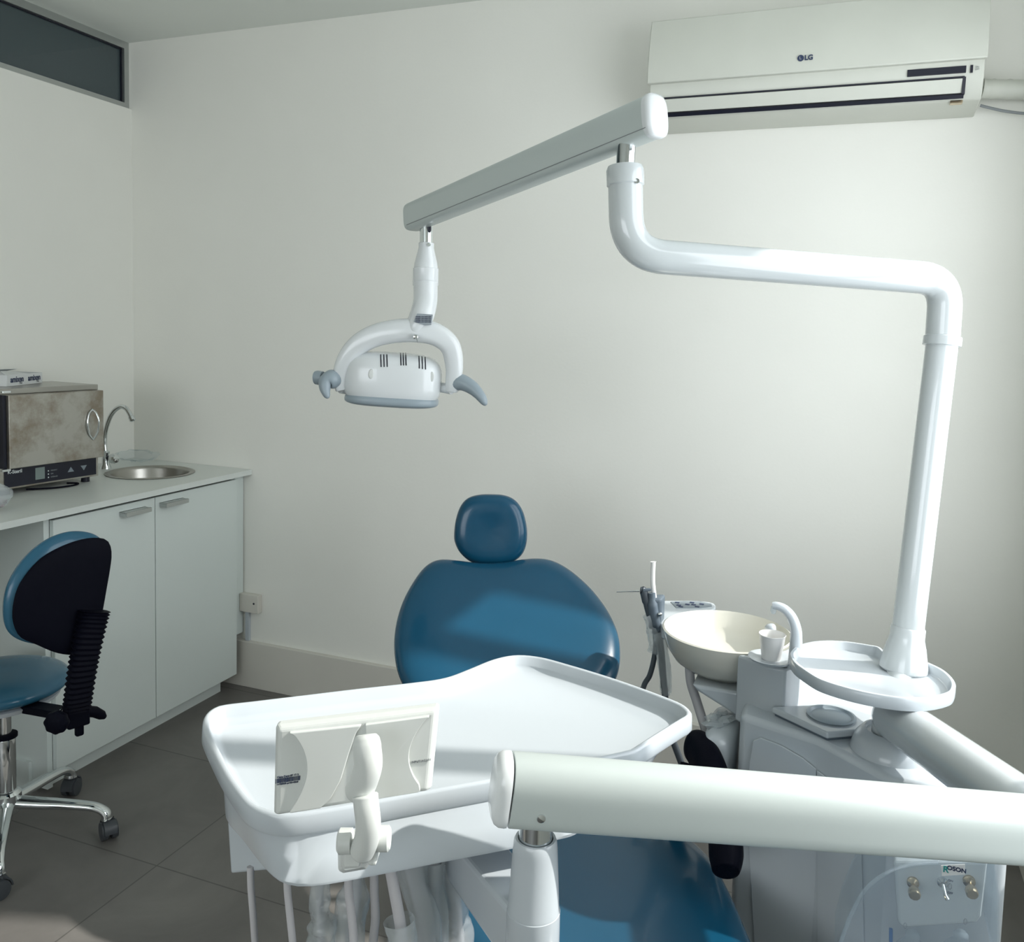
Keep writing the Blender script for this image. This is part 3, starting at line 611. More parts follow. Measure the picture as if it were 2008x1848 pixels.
# ------------------------------------------------------------------ dental unit (box with spittoon)
du = thing('dental_unit', 'white dental unit cabinet carrying the spittoon bowl beside the chair', 'dental unit', (2.85, -1.15, 0))
YF = -1.33
ZB = .765
fa_, fb_, fc_ = PZ(1452, 1402, ZB), PZ(1603, 1450, ZB), PZ(1747, 1527, ZB)
curve = [fa_.lerp(fb_, t / 6) for t in range(6)] + [fb_.lerp(fc_, t / 6) for t in range(7)]
foot = [Vector((2.648, -.97, ZB))] + [Vector((fa_.x - .002, fa_.y + .03, ZB))] + curve + [Vector((3.045, -1.385, ZB)), Vector((3.055, -1.365, ZB)), Vector((3.035, -1.30, ZB)), Vector((2.98, -1.2, ZB)), Vector((2.95, -.97, ZB))]
obj('body', MB().prism(foot, (0, 0, -.72)), 'plastic', du, smooth=30, bevel=.014, seg=4)
obj('floor_base', MB().prism([Vector((p.x * .96 + 2.87 * .04, p.y * .96 - 1.15 * .04, .02)) for p in foot], (0, 0, -.0195)), 'slate', du, smooth=0)
def onface(u, v):
    a, b_ = (fa_, fb_) if u < 1603 else (fb_, fc_)
    n = (b_ - a).cross(UPZ).normalized(); n = n if n.y < 0 else -n
    return PP(u, v, a + n * .001, n), n
# arched access door on the shaded front
pts = [onface(u, v) for u, v in ((1466, 1600), (1470, 1500), (1478, 1452), (1492, 1446), (1530, 1460), (1575, 1486), (1602, 1508))]
pts2 = [onface(u, v) for u, v in ((1604, 1510), (1640, 1540), (1672, 1580), (1690, 1640), (1696, 1848), (1604, 1870))]
for k, ps in enumerate((pts + [onface(1602, 1870), onface(1480, 1850)], pts2)):
    mbd = MB(); mbd.loft([[p for p, n in ps], [p + n * .0035 for p, n in ps]])
    obj('access_door', mbd, 'plastic', du, smooth=0, bevel=.0015)
# top plate with round water-cup filler recess
ztp = .769
tp = [PZ(u, v, ztp + .012) for u, v in ((1513, 1385), (1622, 1437), (1692, 1431), (1714, 1404), (1640, 1380))]
tp[0] = PZ(1513, 1386, ztp + .012)
obj('top_plate', MB().prism(tp, (0, 0, -.012)), 'plastic', du, smooth=0, bevel=.0035)
obj('plate_gasket', MB().prism([p + (sum(tp, Vector()) / 5 - p) * .06 + UPZ * -.012 for p in tp], (0, 0, -.004)), 'slate', du, smooth=0)
oc = PZ(1630, 1404, ztp + .013)
obj('filler_rim', MB().lathe(oc, UPZ, [(.040, -.001), (.0425, .002), (.038, .003), (.034, -.0005), (.032, .0005), (.002, .0005)], 40), 'greyplastic', du)
bk = MB().box((2.70, -1.0, .3), (2.80, -.90, .70)); obj('rear_housing', bk, 'plastic', du, smooth=0, bevel=.03)
# raised lower block towards the chair
obj('side_block', MB().superell(PD(1418, 1480, 1.72), RT * .035, Vector((0, .09, 0)), UPZ * .075, .4, .5), 'plastic', du, smooth=60)
# pivot collar on the body
pc = Vector((2.886, -1.268, 0))
obj('pivot_collar', MB().lathe(pc, UPZ, [(.064, .73), (.062, .768), (.055, .788), (.044, .801), (.040, .802), (.038, .796), (.02, .796)], 48), 'plastic', du)
# neck that carries bowl and cup
zt_ = .85
BC = PZ(1425, 1237, .850)
nB, nC, nD = PZ(1504, 1306, zt_), PZ(1540, 1313, zt_), PZ(1569, 1302, zt_)
nA = PZ(1440, 1271, zt_)
def at(p, z): return Vector((p.x, p.y, z))
RB = .134
d_ = nA - BC; a0 = math.atan2(d_.y, d_.x)
arc = [BC + Vector((math.cos(a), math.sin(a), 0)) * RB for a in [a0 + (math.radians(-14) - a0) * i / 8 for i in range(9)]]
blk = [p for p in arc] + [Vector((nD.x + .002, arc[-1].y + .01, zt_)), nD, nC, nB, nB.lerp(arc[0], .5)]
nk = MB(); nk.loft([[at(p, .72) for p in blk], blk])
obj('neck', nk, 'plastic', du, smooth=30, bevel=.005)
zt2 = .768; a_, b_, c_, d_ = [PY(u, v, -1.135) for u, v in ((1356, 1320), (1367, 1350), (1452, 1410), (1480, 1412))]
b_.z = min(b_.z, zt2 - .012)
wp_ = [at(a_, zt2), b_, c_, d_, at(d_, zt2)]
obj('neck_bracket', MB().prism(wp_, (0, .10, 0)), 'plastic', du, smooth=0, bevel=.006)
# saucer, bowl, spouts
cupc = PZ(1512, 1296, zt_ + .002)
obj('cup_saucer', MB().lathe(cupc, UPZ, [(.02, .0), (.038, .002), (.042, .007), (.039, .0075), (.03, .004), (.002, .0035)], 40), 'plastic', du)
brp = [(.045, -.082), (.075, -.080), (.100, -.062), (.117, -.035), (.1245, -.005), (.1255, .0), (.122, .002), (.119, -.004), (.110, -.034), (.092, -.056), (.06, -.068), (.012, -.070), (.01, -.072), (.001, -.072)]
brp = [(r * 1.04, h) for r, h in brp]
obj('spittoon_bowl', MB().lathe(BC, UPZ, brp, 72), 'bowl', du, smooth=60, label='cream glossy spittoon bowl')
sp0 = PZ(1557, 1311, zt_)
sy = sp0.y
spp = [sp0] + [PY(u, v, sy) for u, v in ((1560, 1275), (1561, 1240), (1554, 1214), (1541, 1197), (1526, 1189), (1515, 1188))]
pth = spline(spp, 6)
obj('cup_spout', MB().tube(pth, [.0125 - .006 * i / len(pth) for i in range(len(pth))], 16), 'plastic', du)
obj('spout_tip', MB().lathe(PY(1517, 1190, sy), -UPZ, [(.005, 0), (.0055, .008), (.004, .013), (.001, .014)], 14), 'waterglass', du)
r0 = PZ(1510, 1262, .85)
obj('rinse_nozzle', MB().tube(spline([at(PY(1511, 1262, BC.y - .02), .845), PY(1511, 1235, BC.y - .02), PY(1509, 1224, BC.y - .02)], 6), [.011] * 9 + [.010, .009, .007, .003], 16), 'plastic', du)
# drain pipe
obj('drain_pipe', MB().tube(spline([PD(1352, 1290, 1.78), PD(1354, 1335, 1.78), PD(1366, 1375, 1.77), PD(1383, 1430, 1.75), PD(1395, 1475, 1.75)], 6), .0095, 16), 'hose', du)

# assistant holder arm behind the bowl
hzz = .822
ah = thing('assistant_arm', 'grey-topped keypad arm with suction holders behind the spittoon bowl', 'holder arm', (2.58, -.93, .8))
kp = [PZ(u, v, hzz) for u, v in ((1290, 1180), (1318, 1178), (1360, 1178), (1395, 1181), (1404, 1188), (1398, 1196), (1370, 1204), (1330, 1230), (1300, 1228), (1288, 1205))]
obj('arm_body', MB().prism(resample(spline(kp, 4, True), 40), (0, 0, -.03)), 'plastic', ah, smooth=0, bevel=.004)
kk = [PZ(u, v, hzz + .0012) for u, v in ((1315, 1180.5), (1340, 1179), (1375, 1180), (1395, 1184), (1396, 1189), (1375, 1192), (1326, 1192))]
kd_ = obj('keypad', MB().prism(kk, (0, 0, -.001)), 'panelgrey', ah, smooth=0)
for u, v in ((1328, 1182), (1331, 1187), (1335, 1190), (1348, 1185.5), (1357, 1182), (1360, 1186), (1367, 1190), (1376, 1185)):
    c = PZ(u, v, hzz + .0016); obj('key_symbol', MB().obox(c, Vector((.005, 0, 0)), Vector((0, .004, 0)), UPZ * .0004), 'ink', kd_, smooth=0)
obj('holder_fork', MB().obox(PD(1288, 1200, 1.94), RT * .014, Vector((0, .02, 0)), UPZ * .035), 'slate', ah, smooth=0, bevel=.006)
obj('fork_bolt', MB().lathe(PD(1294, 1205, 1.915), -FW, [(.0045, -.004), (.0045, .002), (.002, .004)], 14), 'chrome', ah)
ka = PZ(1370, 1192, hzz - .028)
obj('mount_rod', MB().tube(fillet([ka, ka - UPZ * .10, Vector((2.76, -.985, .69))], .04), .013, 14), 'plastic', ah)

sj = thing('saliva_ejector', 'white upright suction tip above a dark hose beside the bowl', 'suction tube', tuple(PD(1285, 1240, 1.93)))
obj('suction_tip', MB().tube(spline([PD(1281, 1102, 1.93), PD(1281, 1107, 1.93), PD(1280, 1140, 1.93), PD(1284, 1178, 1.93)], 6), [.0068, .0066, .006, .0052] + [.0052] * 15, 14), 'cup', sj)
obj('grip', MB().tube(spline([PD(1278, 1163, 1.925), PD(1280, 1190, 1.925), PD(1285, 1222, 1.925), PD(1290, 1236, 1.925)], 5), [.008] * 4 + [.0115] * 8 + [.009] * 4, 14), 'slate', sj)
obj('hose', MB().tube(spline([PD(1290, 1233, 1.925), PD(1296, 1270, 1.92), PD(1299, 1310, 1.92), PD(1304, 1360, 1.92), PD(1315, 1440, 1.90), Vector((2.60, -1.02, .36)), Vector((2.68, -1.02, .40))], 8), .0072, 12), 'darkhose', sj)
obj('film_sleeve', crumple(spline([PD(1293, 1240, 1.925), PD(1298, 1275, 1.92), PD(1303, 1320, 1.92), PD(1306, 1362, 1.92)], 6), .013, amp=.35, seed=4), 'film', sj, smooth=60, sub=1)
ss_ = thing('air_water_syringe', 'dark grey syringe handpiece with a thin steel nozzle pointing left', 'syringe', tuple(PD(1262, 1200, 1.93)))
obj('nozzle', MB().tube([PD(1209, 1161, 1.93), PD(1230, 1160, 1.93), PD(1254, 1159.5, 1.93)], [.0014, .0014, .0018], 10), 'chrome', ss_)
obj('handle', MB().tube(spline([PD(1256, 1157, 1.93), PD(1262, 1160, 1.93), PD(1267, 1180, 1.93), PD(1272, 1200, 1.93), PD(1279, 1222, 1.93), PD(1283, 1232, 1.93)], 5), [.0065] * 3 + [.009] * 8 + [.0075] * 8 + [.006] * 7, 14), 'darkhose', ss_)
obj('trigger', MB().obox(PD(1268, 1157, 1.925), RT * .009, UPZ * .003, FW * .005), 'slate', ss_, smooth=0, bevel=.001)
obj('hose', MB().tube(spline([PD(1283, 1230, 1.93), PD(1286, 1262, 1.93), PD(1282, 1295, 1.93), PD(1274, 1325, 1.92), PD(1262, 1348, 1.91), PD(1255, 1400, 1.88), Vector((2.52, -1.05, .34)), Vector((2.68, -1.04, .38))], 8), .0058, 12), 'darkhose', ss_)
obj('film_sleeve', crumple(spline([PD(1272, 1205, 1.93), PD(1280, 1235, 1.93), PD(1284, 1262, 1.93), PD(1282, 1280, 1.93)], 6), .015, amp=.4, seed=14), 'film', ss_, smooth=60, sub=1)

cupo = thing('disposable_cup', 'thin white plastic rinsing cup standing beside the spittoon bowl', 'cup', tuple(cupc))
cp_ = MB(); cpr = [(r * .9, h * .80) for r, h in [(.0185, .0035), (.0195, .006), (.024, .040), (.0245, .041), (.0262, .060), (.0275, .0625), (.0268, .0635), (.0252, .060), (.0235, .041), (.0187, .0075), (.001, .0065)]]
obj('cup_body', cp_.lathe(cupc + UPZ * .0006, UPZ, cpr, 40), 'cup', cupo, smooth=35)

tag(obj('plastic_bag', blob(PD(1412, 1415, 1.70), RT * .028, Vector((0, .03, 0)), UPZ * .012, .4, 21), 'film', smooth=15), 'shiny crumpled clear bag lying between the chair armrest and the unit', 'bag')

# water panel with clear cover at the front of the unit
wp = thing('water_panel', 'white control panel lettered ROSON with brass valves behind a clear cover', 'control panel', (2.95, -1.36, .5))
pq = [PY(u, v, -1.44) for u, v in ((1752, 1690), (1938, 1690), (1925, 1800), (1915, 1813), (1772, 1822), (1760, 1812))]
obj('panel', MB().prism(pq, (0, .068, 0)), 'enamel', wp, smooth=0, bevel=.006)
lbq = [PY(u, v, -1.5125) for u, v in ((1845, 1697), (1892, 1695), (1892, 1715), (1847, 1718))]
lb = obj('name_sticker', MB().prism(lbq, (0, -.0012, 0)), 'card', wp, smooth=0, bevel=.0003)
text('R', PY(1854.5, 1706, -1.5142), (1, 0, .01), UPZ, .0120, 'greenink', lb, 'lettering', bold=.0003)
text('OSON', PY(1876, 1706, -1.5142), (1, 0, .01), UPZ, .0084, 'ink', lb, 'lettering', bold=.0002)
YK = -1.44
for u, v, du_, dv_ in ((1790, 1730, 10, 11), (1900, 1727, 14, 13)):
    a = PY(u, v, YK); k_ = a + Vector((.003, -.026, -.002))
    vv = MB(); vv.lathe(a, (0, -1, 0), [(.0085, -.001), (.0085, .004), (.005, .006), (.003, .008), (.0025, .024)], 18); vv.lathe(a + Vector((0, -.022, 0)), (.08, -1, -.05), [(.0075, 0), (.0085, .002), (.0085, .011), (.007, .013)], 10)
    obj('valve_knob', vv, 'brass', wp, smooth=30)
a = PY(1848, 1729, YK)
vv = MB(); vv.lathe(a, (0, -1, 0), [(.0075, -.001), (.0075, .005), (.004, .008)], 16); vv.tube([a + Vector((0, -.006, 0)), a + Vector((.003, -.018, -.010)), a + Vector((.006, -.022, -.014))], [.0022, .0026, .0035], 10)
obj('toggle_switch', vv, 'chrome', wp, smooth=30)
text('ON', PY(1864, 1728, YK - .0004), (1, 0, 0), UPZ, .0042, 'ink', wp, 'lettering'); text('OFF', PY(1863, 1752, YK - .0004), (1, 0, 0), UPZ, .0042, 'ink', wp, 'lettering')
for u, v in ((1775, 1816), (1893, 1808), (1863, 1739)):
    c = PY(u, v, YK - .0006); obj('bottle_symbol', MB().tube([c + Vector((.0022 * math.cos(t), 0, .0045 * math.sin(t))) for t in [2 * math.pi * i / 16 for i in range(17)]], .0003, 5), 'greyink', wp, smooth=0)
cvp = [PY(u, v, -1.51) for u, v in ((1636, 1900), (1650, 1845), (1672, 1788), (1700, 1742), (1740, 1712), (1785, 1697), (1840, 1692), (1950, 1692), (1958, 1760), (1958, 1850), (1955, 1900))]
tb = [p + Vector((0, .135, 0)) for p in cvp]
cm_ = MB(); n = len(cvp); cm_.v = cvp + tb
cm_.f = [tuple(range(n))] + [(i, i + 1, n + i + 1, n + i) for i in range(n - 1)]
obj('clear_cover', cm_, 'acrylic', wp, smooth=0, bevel=.008, solid=.003, fixn=True)
ed = MB(); ed.tube(spline(cvp[:7], 6), .0028, 8); obj('cover_edge', ed, 'waterglass', wp)
for u in (1790, 1885):
    c = PY(u, 1832, -1.44)
    tag(obj('water_bottle', MB().lathe(Vector((c.x, c.y, c.z)), -UPZ, [(.006, -.004), (.010, .0), (.010, .008), (.022, .022), (.028, .036), (.030, .06), (.030, .19), (.026, .205), (.002, .206)], 32), 'waterglass'), ('left', 'right')[u > 1800] + ' clear water bottle hanging below the ' + ('left brass valve' if u < 1800 else 'right brass valve, by the panel edge'), 'bottle', 'bottles under the water panel')
tag(obj('blue_tube', MB().tube([PY(1747, 1822, -1.425), PY(1747, 1850, -1.425), PY(1748, 2000, -1.425)], .0028, 10), 'blueink'), 'thin blue tube hanging at the left edge of the water panel', 'tube')
# ------------------------------------------------------------------ lamp pole and lamp
lp = thing('dental_lamp', 'white dental operating lamp on a tall bent pole and spring arm', 'dental lamp', (2.905, -1.12, .88))
p0 = PD(1780, 1240, 1.54); p1 = PD(1848, 668, 1.54)
pdn = (p0 - p1).normalized(); pbot = p0 + pdn * .05
obj('pole', MB().tube([pbot, p0, p1], .0265, 40), 'enamel', lp)
cone_c = p0 + pdn * -.008
obj('pole_cone', MB().lathe(cone_c, pdn, [(.027, -.002), (.0286, .0), (.0288, .0175), (.033, .033), (.0393, .064), (.0403, .073), (.038, .076)], 48), 'enamel', lp)
obj('pole_core', MB().tube([cone_c + pdn * .07, Vector((2.887, -1.255, .83)), Vector((2.886, -1.268, .80))], .025, 32), 'enamel', lp)
obj('joint_ring', MB().lathe(p1, -pdn, [(.027, -.010), (.0315, -.009), (.0315, .006), (.029, .008)], 48), 'enamel', lp)
c1 = PD(1856, 548, 1.535); c2 = PD(1229, 499, 1.445); c3 = PD(1226, 340, 1.445)
vt = c3 - c2
obj('bent_tube', MB().tube(fillet([p1 - pdn * -.0, c1, c2, c3], [.085, .135], 16), .0285, 40), 'enamel', lp)
vz = (c3 - c2).normalized()
obj('tube_cap', MB().lathe(c3, vz, [(.0288, -.022), (.0308, -.020), (.0312, .004), (.0285, .011), (.0155, .012)], 48), 'enamel', lp)
sc1 = MB().lathe(PD(1249, 355, 1.418), -FW, [(.0042, -.003), (.0042, .0008), (.0028, .0008), (.0024, -.0004), (.001, -.0004)], 14)
obj('set_screw', sc1, 'chrome', lp)
S1 = PD(1230, 262, 1.445)
obj('chrome_shaft', MB().tube([c3 + vz * .005, S1], .0155, 28), 'chrome', lp)
E0 = PD(1284, 228, 1.40); E1 = PD(806, 428, 1.975); ed_ = (E1 - E0).normalized()
sd_ = ed_.cross(UPZ).normalized(); ud = sd_.cross(ed_).normalized()
def sect(w_, h_, e=.45, n=32): return [(w_ * math.copysign(abs(math.cos(t)) ** e, math.cos(t)), h_ * math.copysign(abs(math.sin(t)) ** e, math.sin(t))) for t in [2 * math.pi * i / n for i in range(n)]]
def sweep2(a, b_, w_, h_, n=32, e=.45, taps=((0, 1), (1, 1))):
    d_ = b_ - a; mb = MB(); mb.loft([[a + d_ * f + sd_ * x * k + ud * y * k for x, y in sect(w_, h_, e, n)] for f, k in taps]); return mb
sa_ = obj('spring_arm', sweep2(E0, E1, .024, .0335, taps=((0, .97), (.008, 1), (.985, .93), (.995, .90), (1, .85)), e=.5), 'arm', lp, smooth=50)
nd_ = -ed_
cpm = MB(); cpm.loft([[E0 + nd_ * h + sd_ * x * k + ud * y * k for x, y in sect(.0255, .036, .62)] for k, h in ((.98, -.006), (1.0, .0), (.97, .006), (.8, .0095), (.4, .011))])
obj('arm_end_cap', cpm, 'lamp', lp, smooth=60)
sm = MB(); 
for sg in (-1, 1): sm.tube([E0 + ud * -.022 + sd_ * .0235 * sg, E0 + (E1 - E0) * .98 + ud * -.0205 + sd_ * .0222 * sg], .0006, 6)
obj('seam', sm, 'greyink', sa_)
obj('slot', MB().obox(PD(1203, 288, 1.468), ed_ * .011, sd_ * .008, ud * .0035), 'dark', sa_, smooth=0, bevel=.003)
L0 = PD(836, 436, 1.95); L1 = PD(836, 476, 1.95)
obj('lamp_shaft', MB().tube([L0 + UPZ * .012, L1 + UPZ * -.005], .0145, 28), 'chrome', lp)
obj('shaft_slot', MB().superell(PD(841, 448, 1.938), RT * .0055, UPZ * .010, FW * .003, .6, .8, 20, 10), 'dark', lp)
LD = 1.95
obj('lamp_neck', MB().lathe(L1, -UPZ, [(.0155, .0), (.0172, .001), (.0172, .012), (.0255, .046), (.0265, .053), (.0265, .056), (.0285, .057), (.0285, .094), (.0272, .096)], 44), 'lamp', lp)
obj('set_screw', MB().lathe(PD(841, 480, 1.932), -FW, [(.004, -.002), (.004, .001), (.0026, .001), (.0024, -.0005), (.001, -.0005)], 14), 'chrome', lp)
nk_ = spline([PD(834.5, 556, LD), PD(834, 590, 1.945), PD(828, 617, 1.935), PD(817, 640, 1.930), PD(812, 652, 1.934)], 6)
obj('neck_elbow', MB().tube(nk_, [.0268] * 14 + [.0262, .0255, .025, .0245, .024, .0235, .023, .0225, .022, .0215, .021], 32), 'lamp', lp, smooth=60)
lq = [PP(u, v, PD(829, 627, 1.904), -FW) for u, v in ((818, 615), (848, 617), (845, 636), (832, 638), (811, 631))]
lbl = obj('rating_label', MB().prism(lq, FW * .014), 'label', lp, smooth=0)
for i in range(4): text('MODEL 24V 24W LED', PP(830, 621.5 + 3.4 * i, lq[0] - FW * .0006, -FW), RT, UP, .0036, 'ink', lbl, 'lettering')
# yoke
yk = [PD(u, v, d) for u, v, d in ((671, 766, 1.955), (668, 745, 1.952), (676, 712, 1.947), (700, 679, 1.942), (738, 658, 1.938), (785, 649, 1.935), (830, 650, 1.937), (862, 660, 1.942), (884, 682, 1.948), (891, 720, 1.955), (888, 750, 1.96), (886, 768, 1.965))]
yk = spline(yk, 6); ny = len(yk)
def yr(i): t = i / (ny - 1); return .0145 + .0135 * math.sin(math.pi * t) ** 1.2
upv = FW * 1.0
obj('yoke', MB().tube(yk, [yr(i) for i in range(ny)], section=[(.95 * math.copysign(abs(math.cos(t)) ** .7, math.cos(t)), .95 * math.copysign(abs(math.sin(t)) ** .7, math.sin(t))) for t in [2 * math.pi * i / 24 for i in range(24)]], up=FW), 'lamp', lp, smooth=60, sub=1)
for pts in (((690, 745, 1.93), (694, 726, 1.925), (712, 700, 1.92), (740, 682, 1.918), (765, 675, 1.917)),): pass
lc = PD(771, 745, 1.985)
LX = (PD(865, 752, 1.99) - PD(677, 740, 1.98)); LX = LX.normalized(); LY = UPZ.cross(LX).normalized(); LZ = LX.cross(LY)
if LZ.z < 0: LZ = -LZ
hd = obj('lamp_head', MB().superell(lc + LZ * .002, LX * .110, LY * .070, LZ * .060, .56, .64, 56, 32), 'lamp', lp, smooth=180)
obj('lens_rim', MB().superell(lc - LZ * .0455, LX * .1055, LY * .0695, LZ * .0150, .6, .64, 56, 20), 'greyplastic', hd, smooth=180)
for i, (u, v) in enumerate(((747, 708), (753, 708), (759, 708), (786, 705), (791, 705), (796, 705), (822, 711), (828, 712), (834, 713))):
    dd_ = 1.9
    # slots follow the curved top of the head
    pts = []
    for k in range(7):
        vv_ = v - 12 + 4 * k
        r_ = ray(u + (k - 3) * .15, vv_)
        # intersect with the head surface
        lo = None
        for s in range(400):
            q = CAM + r_ * (1.86 + s * .0005); dq = q - (lc + LZ * .002)
            a_, b_, c_ = abs(dq.dot(LX)) / .110, abs(dq.dot(LY)) / .070, abs(dq.dot(LZ)) / .060
            if (a_ ** (2 / .64) + b_ ** (2 / .64)) ** (.64 / .56) + c_ ** (2 / .56) <= 1: lo = q; break
        if lo is not None: pts.append(lo)
    if len(pts) > 2: obj('vent_slot', MB().tube(pts, .0014, 8), 'dark', hd)
for u, v in ((728, 734), (846, 739)):
    r_ = ray(u, v)
    for s in range(400):
        q = CAM + r_ * (1.86 + s * .0005); dq = q - (lc + LZ * .002)
        a_, b_, c_ = abs(dq.dot(LX)) / .110, abs(dq.dot(LY)) / .070, abs(dq.dot(LZ)) / .060
        if (a_ ** (2 / .64) + b_ ** (2 / .64)) ** (.64 / .56) + c_ ** (2 / .56) <= 1: break
    obj('screw_plug', MB().superell(q + r_ * .001, LX * .0065, LZ * .0115, FW * .002, .8, 1, 20, 10), 'monitor', hd)
for a_, b_ in (((668, 762, 1.96), (682, 764, 1.975)), ((886, 764, 1.965), (866, 760, 1.98))):
    obj('pivot', MB().tube([PD(*a_), PD(*b_)], .0115, 20), 'lamp', lp)
hl = spline([PD(662, 744, 1.955), PD(650, 744, 1.94), PD(638, 750, 1.93), PD(638, 766, 1.925), PD(643, 781, 1.92)], 6)
obj('handle', MB().tube(hl, [.0185, .0195, .0205, .021, .021, .021, .0215, .021, .020, .019, .0175, .0165, .0155, .0145, .0135, .013, .0125, .012, .011, .010, .009, .008, .007, .005, .003], 20), 'greyplastic', lp, smooth=60, label='grey handle on the left')
obj('handle_knob', MB().lathe(PD(624, 741, 1.95), (PD(610, 741, 1.955) - PD(624, 741, 1.95)), [(.014, -.012), (.016, 0), (.015, .006), (.006, .008)], 24), 'greyplastic', lp)
hr = spline([PD(890, 752, 1.965), PD(905, 750, 1.955), PD(925, 760, 1.945), (PD(942, 777, 1.935)), PD(953, 795, 1.93)], 6)
obj('handle', MB().tube(hr, [.0165, .0175, .0185, .019, .019, .019, .0185, .018, .0175, .017, .0165, .016, .0155, .015, .014, .0135, .013, .012, .0115, .011, .010, .009, .0075, .0055, .003], 20), 'greyplastic', lp, smooth=60, label='grey handle on the right')
obj('toggle_switch', MB().lathe(PD(815, 661, 1.900), (CAM - PD(815, 661, 1.900)), [(.0055, -.008), (.0062, .0), (.005, .003), (.002, .004)], 14), 'chrome', lp)
obj('switch_lever', MB().tube([PD(815, 662, 1.902), PD(818, 667, 1.895), PD(819, 671, 1.893)], [.0014, .0013, .0015], 8), 'chrome', lp)

# ------------------------------------------------------------------ round side tray on the pole
rt_ = thing('side_tray', 'white rounded side tray fixed around the foot of the lamp pole', 'tray', (2.85, -1.2, .87))
rpx = [(225, 570), (250, 520), (300, 488), (370, 465), (450, 450), (550, 443), (650, 445), (750, 452), (860, 468), (960, 485), (1040, 502), (1090, 545), (1160, 590), (1260, 612), (1380, 620), (1450, 634), (1500, 650), (1620, 710), (1700, 780), (1728, 830), (1728, 870), (1700, 915), (1600, 950), (1450, 972), (1250, 970), (1000, 935), (750, 880), (500, 800), (350, 710), (260, 640)]
ro = resample(spline([PZ(1500 + x / 4.62, 1160 + y / 4.62, .893) for x, y in rpx], 5, True), 120)
def offs(P, d, z): Q = inset(P, d); return [Vector((q.x, q.y, z)) for q in Q]
rk = [offs(ro, .010, .870), offs(ro, .001, .872), offs(ro, .0, .876), offs(ro, 0, .891), offs(ro, .0015, .893), offs(ro, .006, .893), offs(ro, .0075, .891), offs(ro, .010, .880), offs(ro, .013, .8775)]
obj('tray_top', MB().loft(rk), 'plastic', rt_, smooth=50)


# ------------------------------------------------------------------ delivery arm (swivel tube, spring arm, post)
da = thing('delivery_arm', 'white swivel and spring arm crossing the foreground to carry the instrument tray', 'arm', (2.898, -1.165, .75))
# swivel elbow
v0 = Vector((2.886, -1.268, .79)); v1 = Vector((2.886, -1.272, .828))
e1 = PD(2075, 1635, 1.07)
tb_ = spline([v0, v0.lerp(v1, .5), v1 + UPZ * -.012 + (e1 - v1) * .02, v1 + (e1 - v1) * .12 + UPZ * .0, v1 + (e1 - v1) * .55 + UPZ * .0, e1], 10)
path = fillet([v0, v1 + UPZ * .0, e1], .03, 12)
obj('swivel_tube', MB().tube(path, [.030] * 2 + [.030 + .008 * min(1, i / 8) for i in range(len(path) - 2)], 40), 'enamel', da, smooth=60)
A0 = PD(992, 1542, .965); A1 = PD(2230, 1640, 1.06)
ax_ = (A1 - A0).normalized(); sd_ = ax_.cross(UPZ).normalized(); ud = sd_.cross(ax_).normalized()
if (CAM - A0).dot(sd_) < 0: sd_ = -sd_
def fsec(n=48):
    out = []
    for i in range(n):
        t = 2 * math.pi * i / n; c_, s_ = math.cos(t), math.sin(t)
        e = .80 if s_ > 0 else .34
        out.append((.030 * math.copysign(abs(c_) ** e, c_), .0365 * math.copysign(abs(s_) ** e, s_)))
    return out
fs = fsec()
ar = MB(); ar.loft([[A0 + (A1 - A0) * f + sd_ * x * k + ud * y * k for x, y in fs] for f, k in ((0.006, .985), (.0075, 1), (.99, 1), (1, .95))])
fa_ = obj('front_arm', ar, 'arm', da, smooth=50)
ec = MB(); ec.loft([[A0 + ax_ * h + sd_ * x * k + ud * y * k for x, y in fs] for h, k in ((.0025, 1.0), (0, 1.01), (-.006, 1.0), (-.011, .93), (-.0145, .78), (-.016, .45))])
obj('arm_end_cap', ec, 'lamp', fa_, smooth=60)
obj('pivot_screw', MB().lathe(PP(1061, 1605, A0 + sd_ * .0288, sd_), sd_, [(.0052, -.003), (.0056, .0), (.0045, .0022), (.0015, .003)], 20), 'chrome', fa_)
jt = MB().lathe(Vector((A1.x, A1.y, A1.z - .055)), UPZ, [(.045, -.05), (.048, -.03), (.048, .10), (.044, .115), (.03, .12)], 40)
obj('elbow_joint', jt, 'enamel', da)
# post under the arm end
pt = PD(1050, 1651, .972); 
obj('chrome_shaft', MB().tube([pt + UPZ * .028, pt - UPZ * .02], .0188, 32), 'chrome', da)
obj('post', MB().lathe(pt + UPZ * .004, -UPZ, [(.0195, .006), (.0198, -.001), (.0225, -.001), (.0240, .002), (.0250, .012), (.0288, .079), (.0292, .0805), (.0292, .0825), (.0300, .083), (.0302, .155), (.028, .164), (.02, .168)], 48), 'plastic', da, smooth=50)

# ------------------------------------------------------------------ instrument tray table
it = thing('instrument_table', 'large white instrument tray table in front of the treatment chair', 'instrument tray', (2.38, -1.8, .88))
ZR = .92
tpx = [(397, 1425), (400, 1405), (412, 1392), (435, 1382), (500, 1374), (600, 1362), (700, 1350), (800, 1339), (870, 1329), (920, 1311), (965, 1293), (1010, 1284), (1060, 1288), (1120, 1304), (1180, 1322), (1240, 1342), (1300, 1364), (1338, 1380), (1355, 1394), (1356, 1404), (1340, 1414), (1300, 1439), (1258, 1466), (1244, 1474), (1200, 1484), (1100, 1505), (975, 1530), (880, 1547), (793, 1563), (690, 1582), (610, 1595), (560, 1600), (520, 1594), (485, 1578), (458, 1546), (436, 1512), (417, 1474), (404, 1446)]
to_ = resample(spline([PZ(u, v, ZR) for u, v in tpx], 4, True), 180)
ct = sum(to_, Vector()) / len(to_)
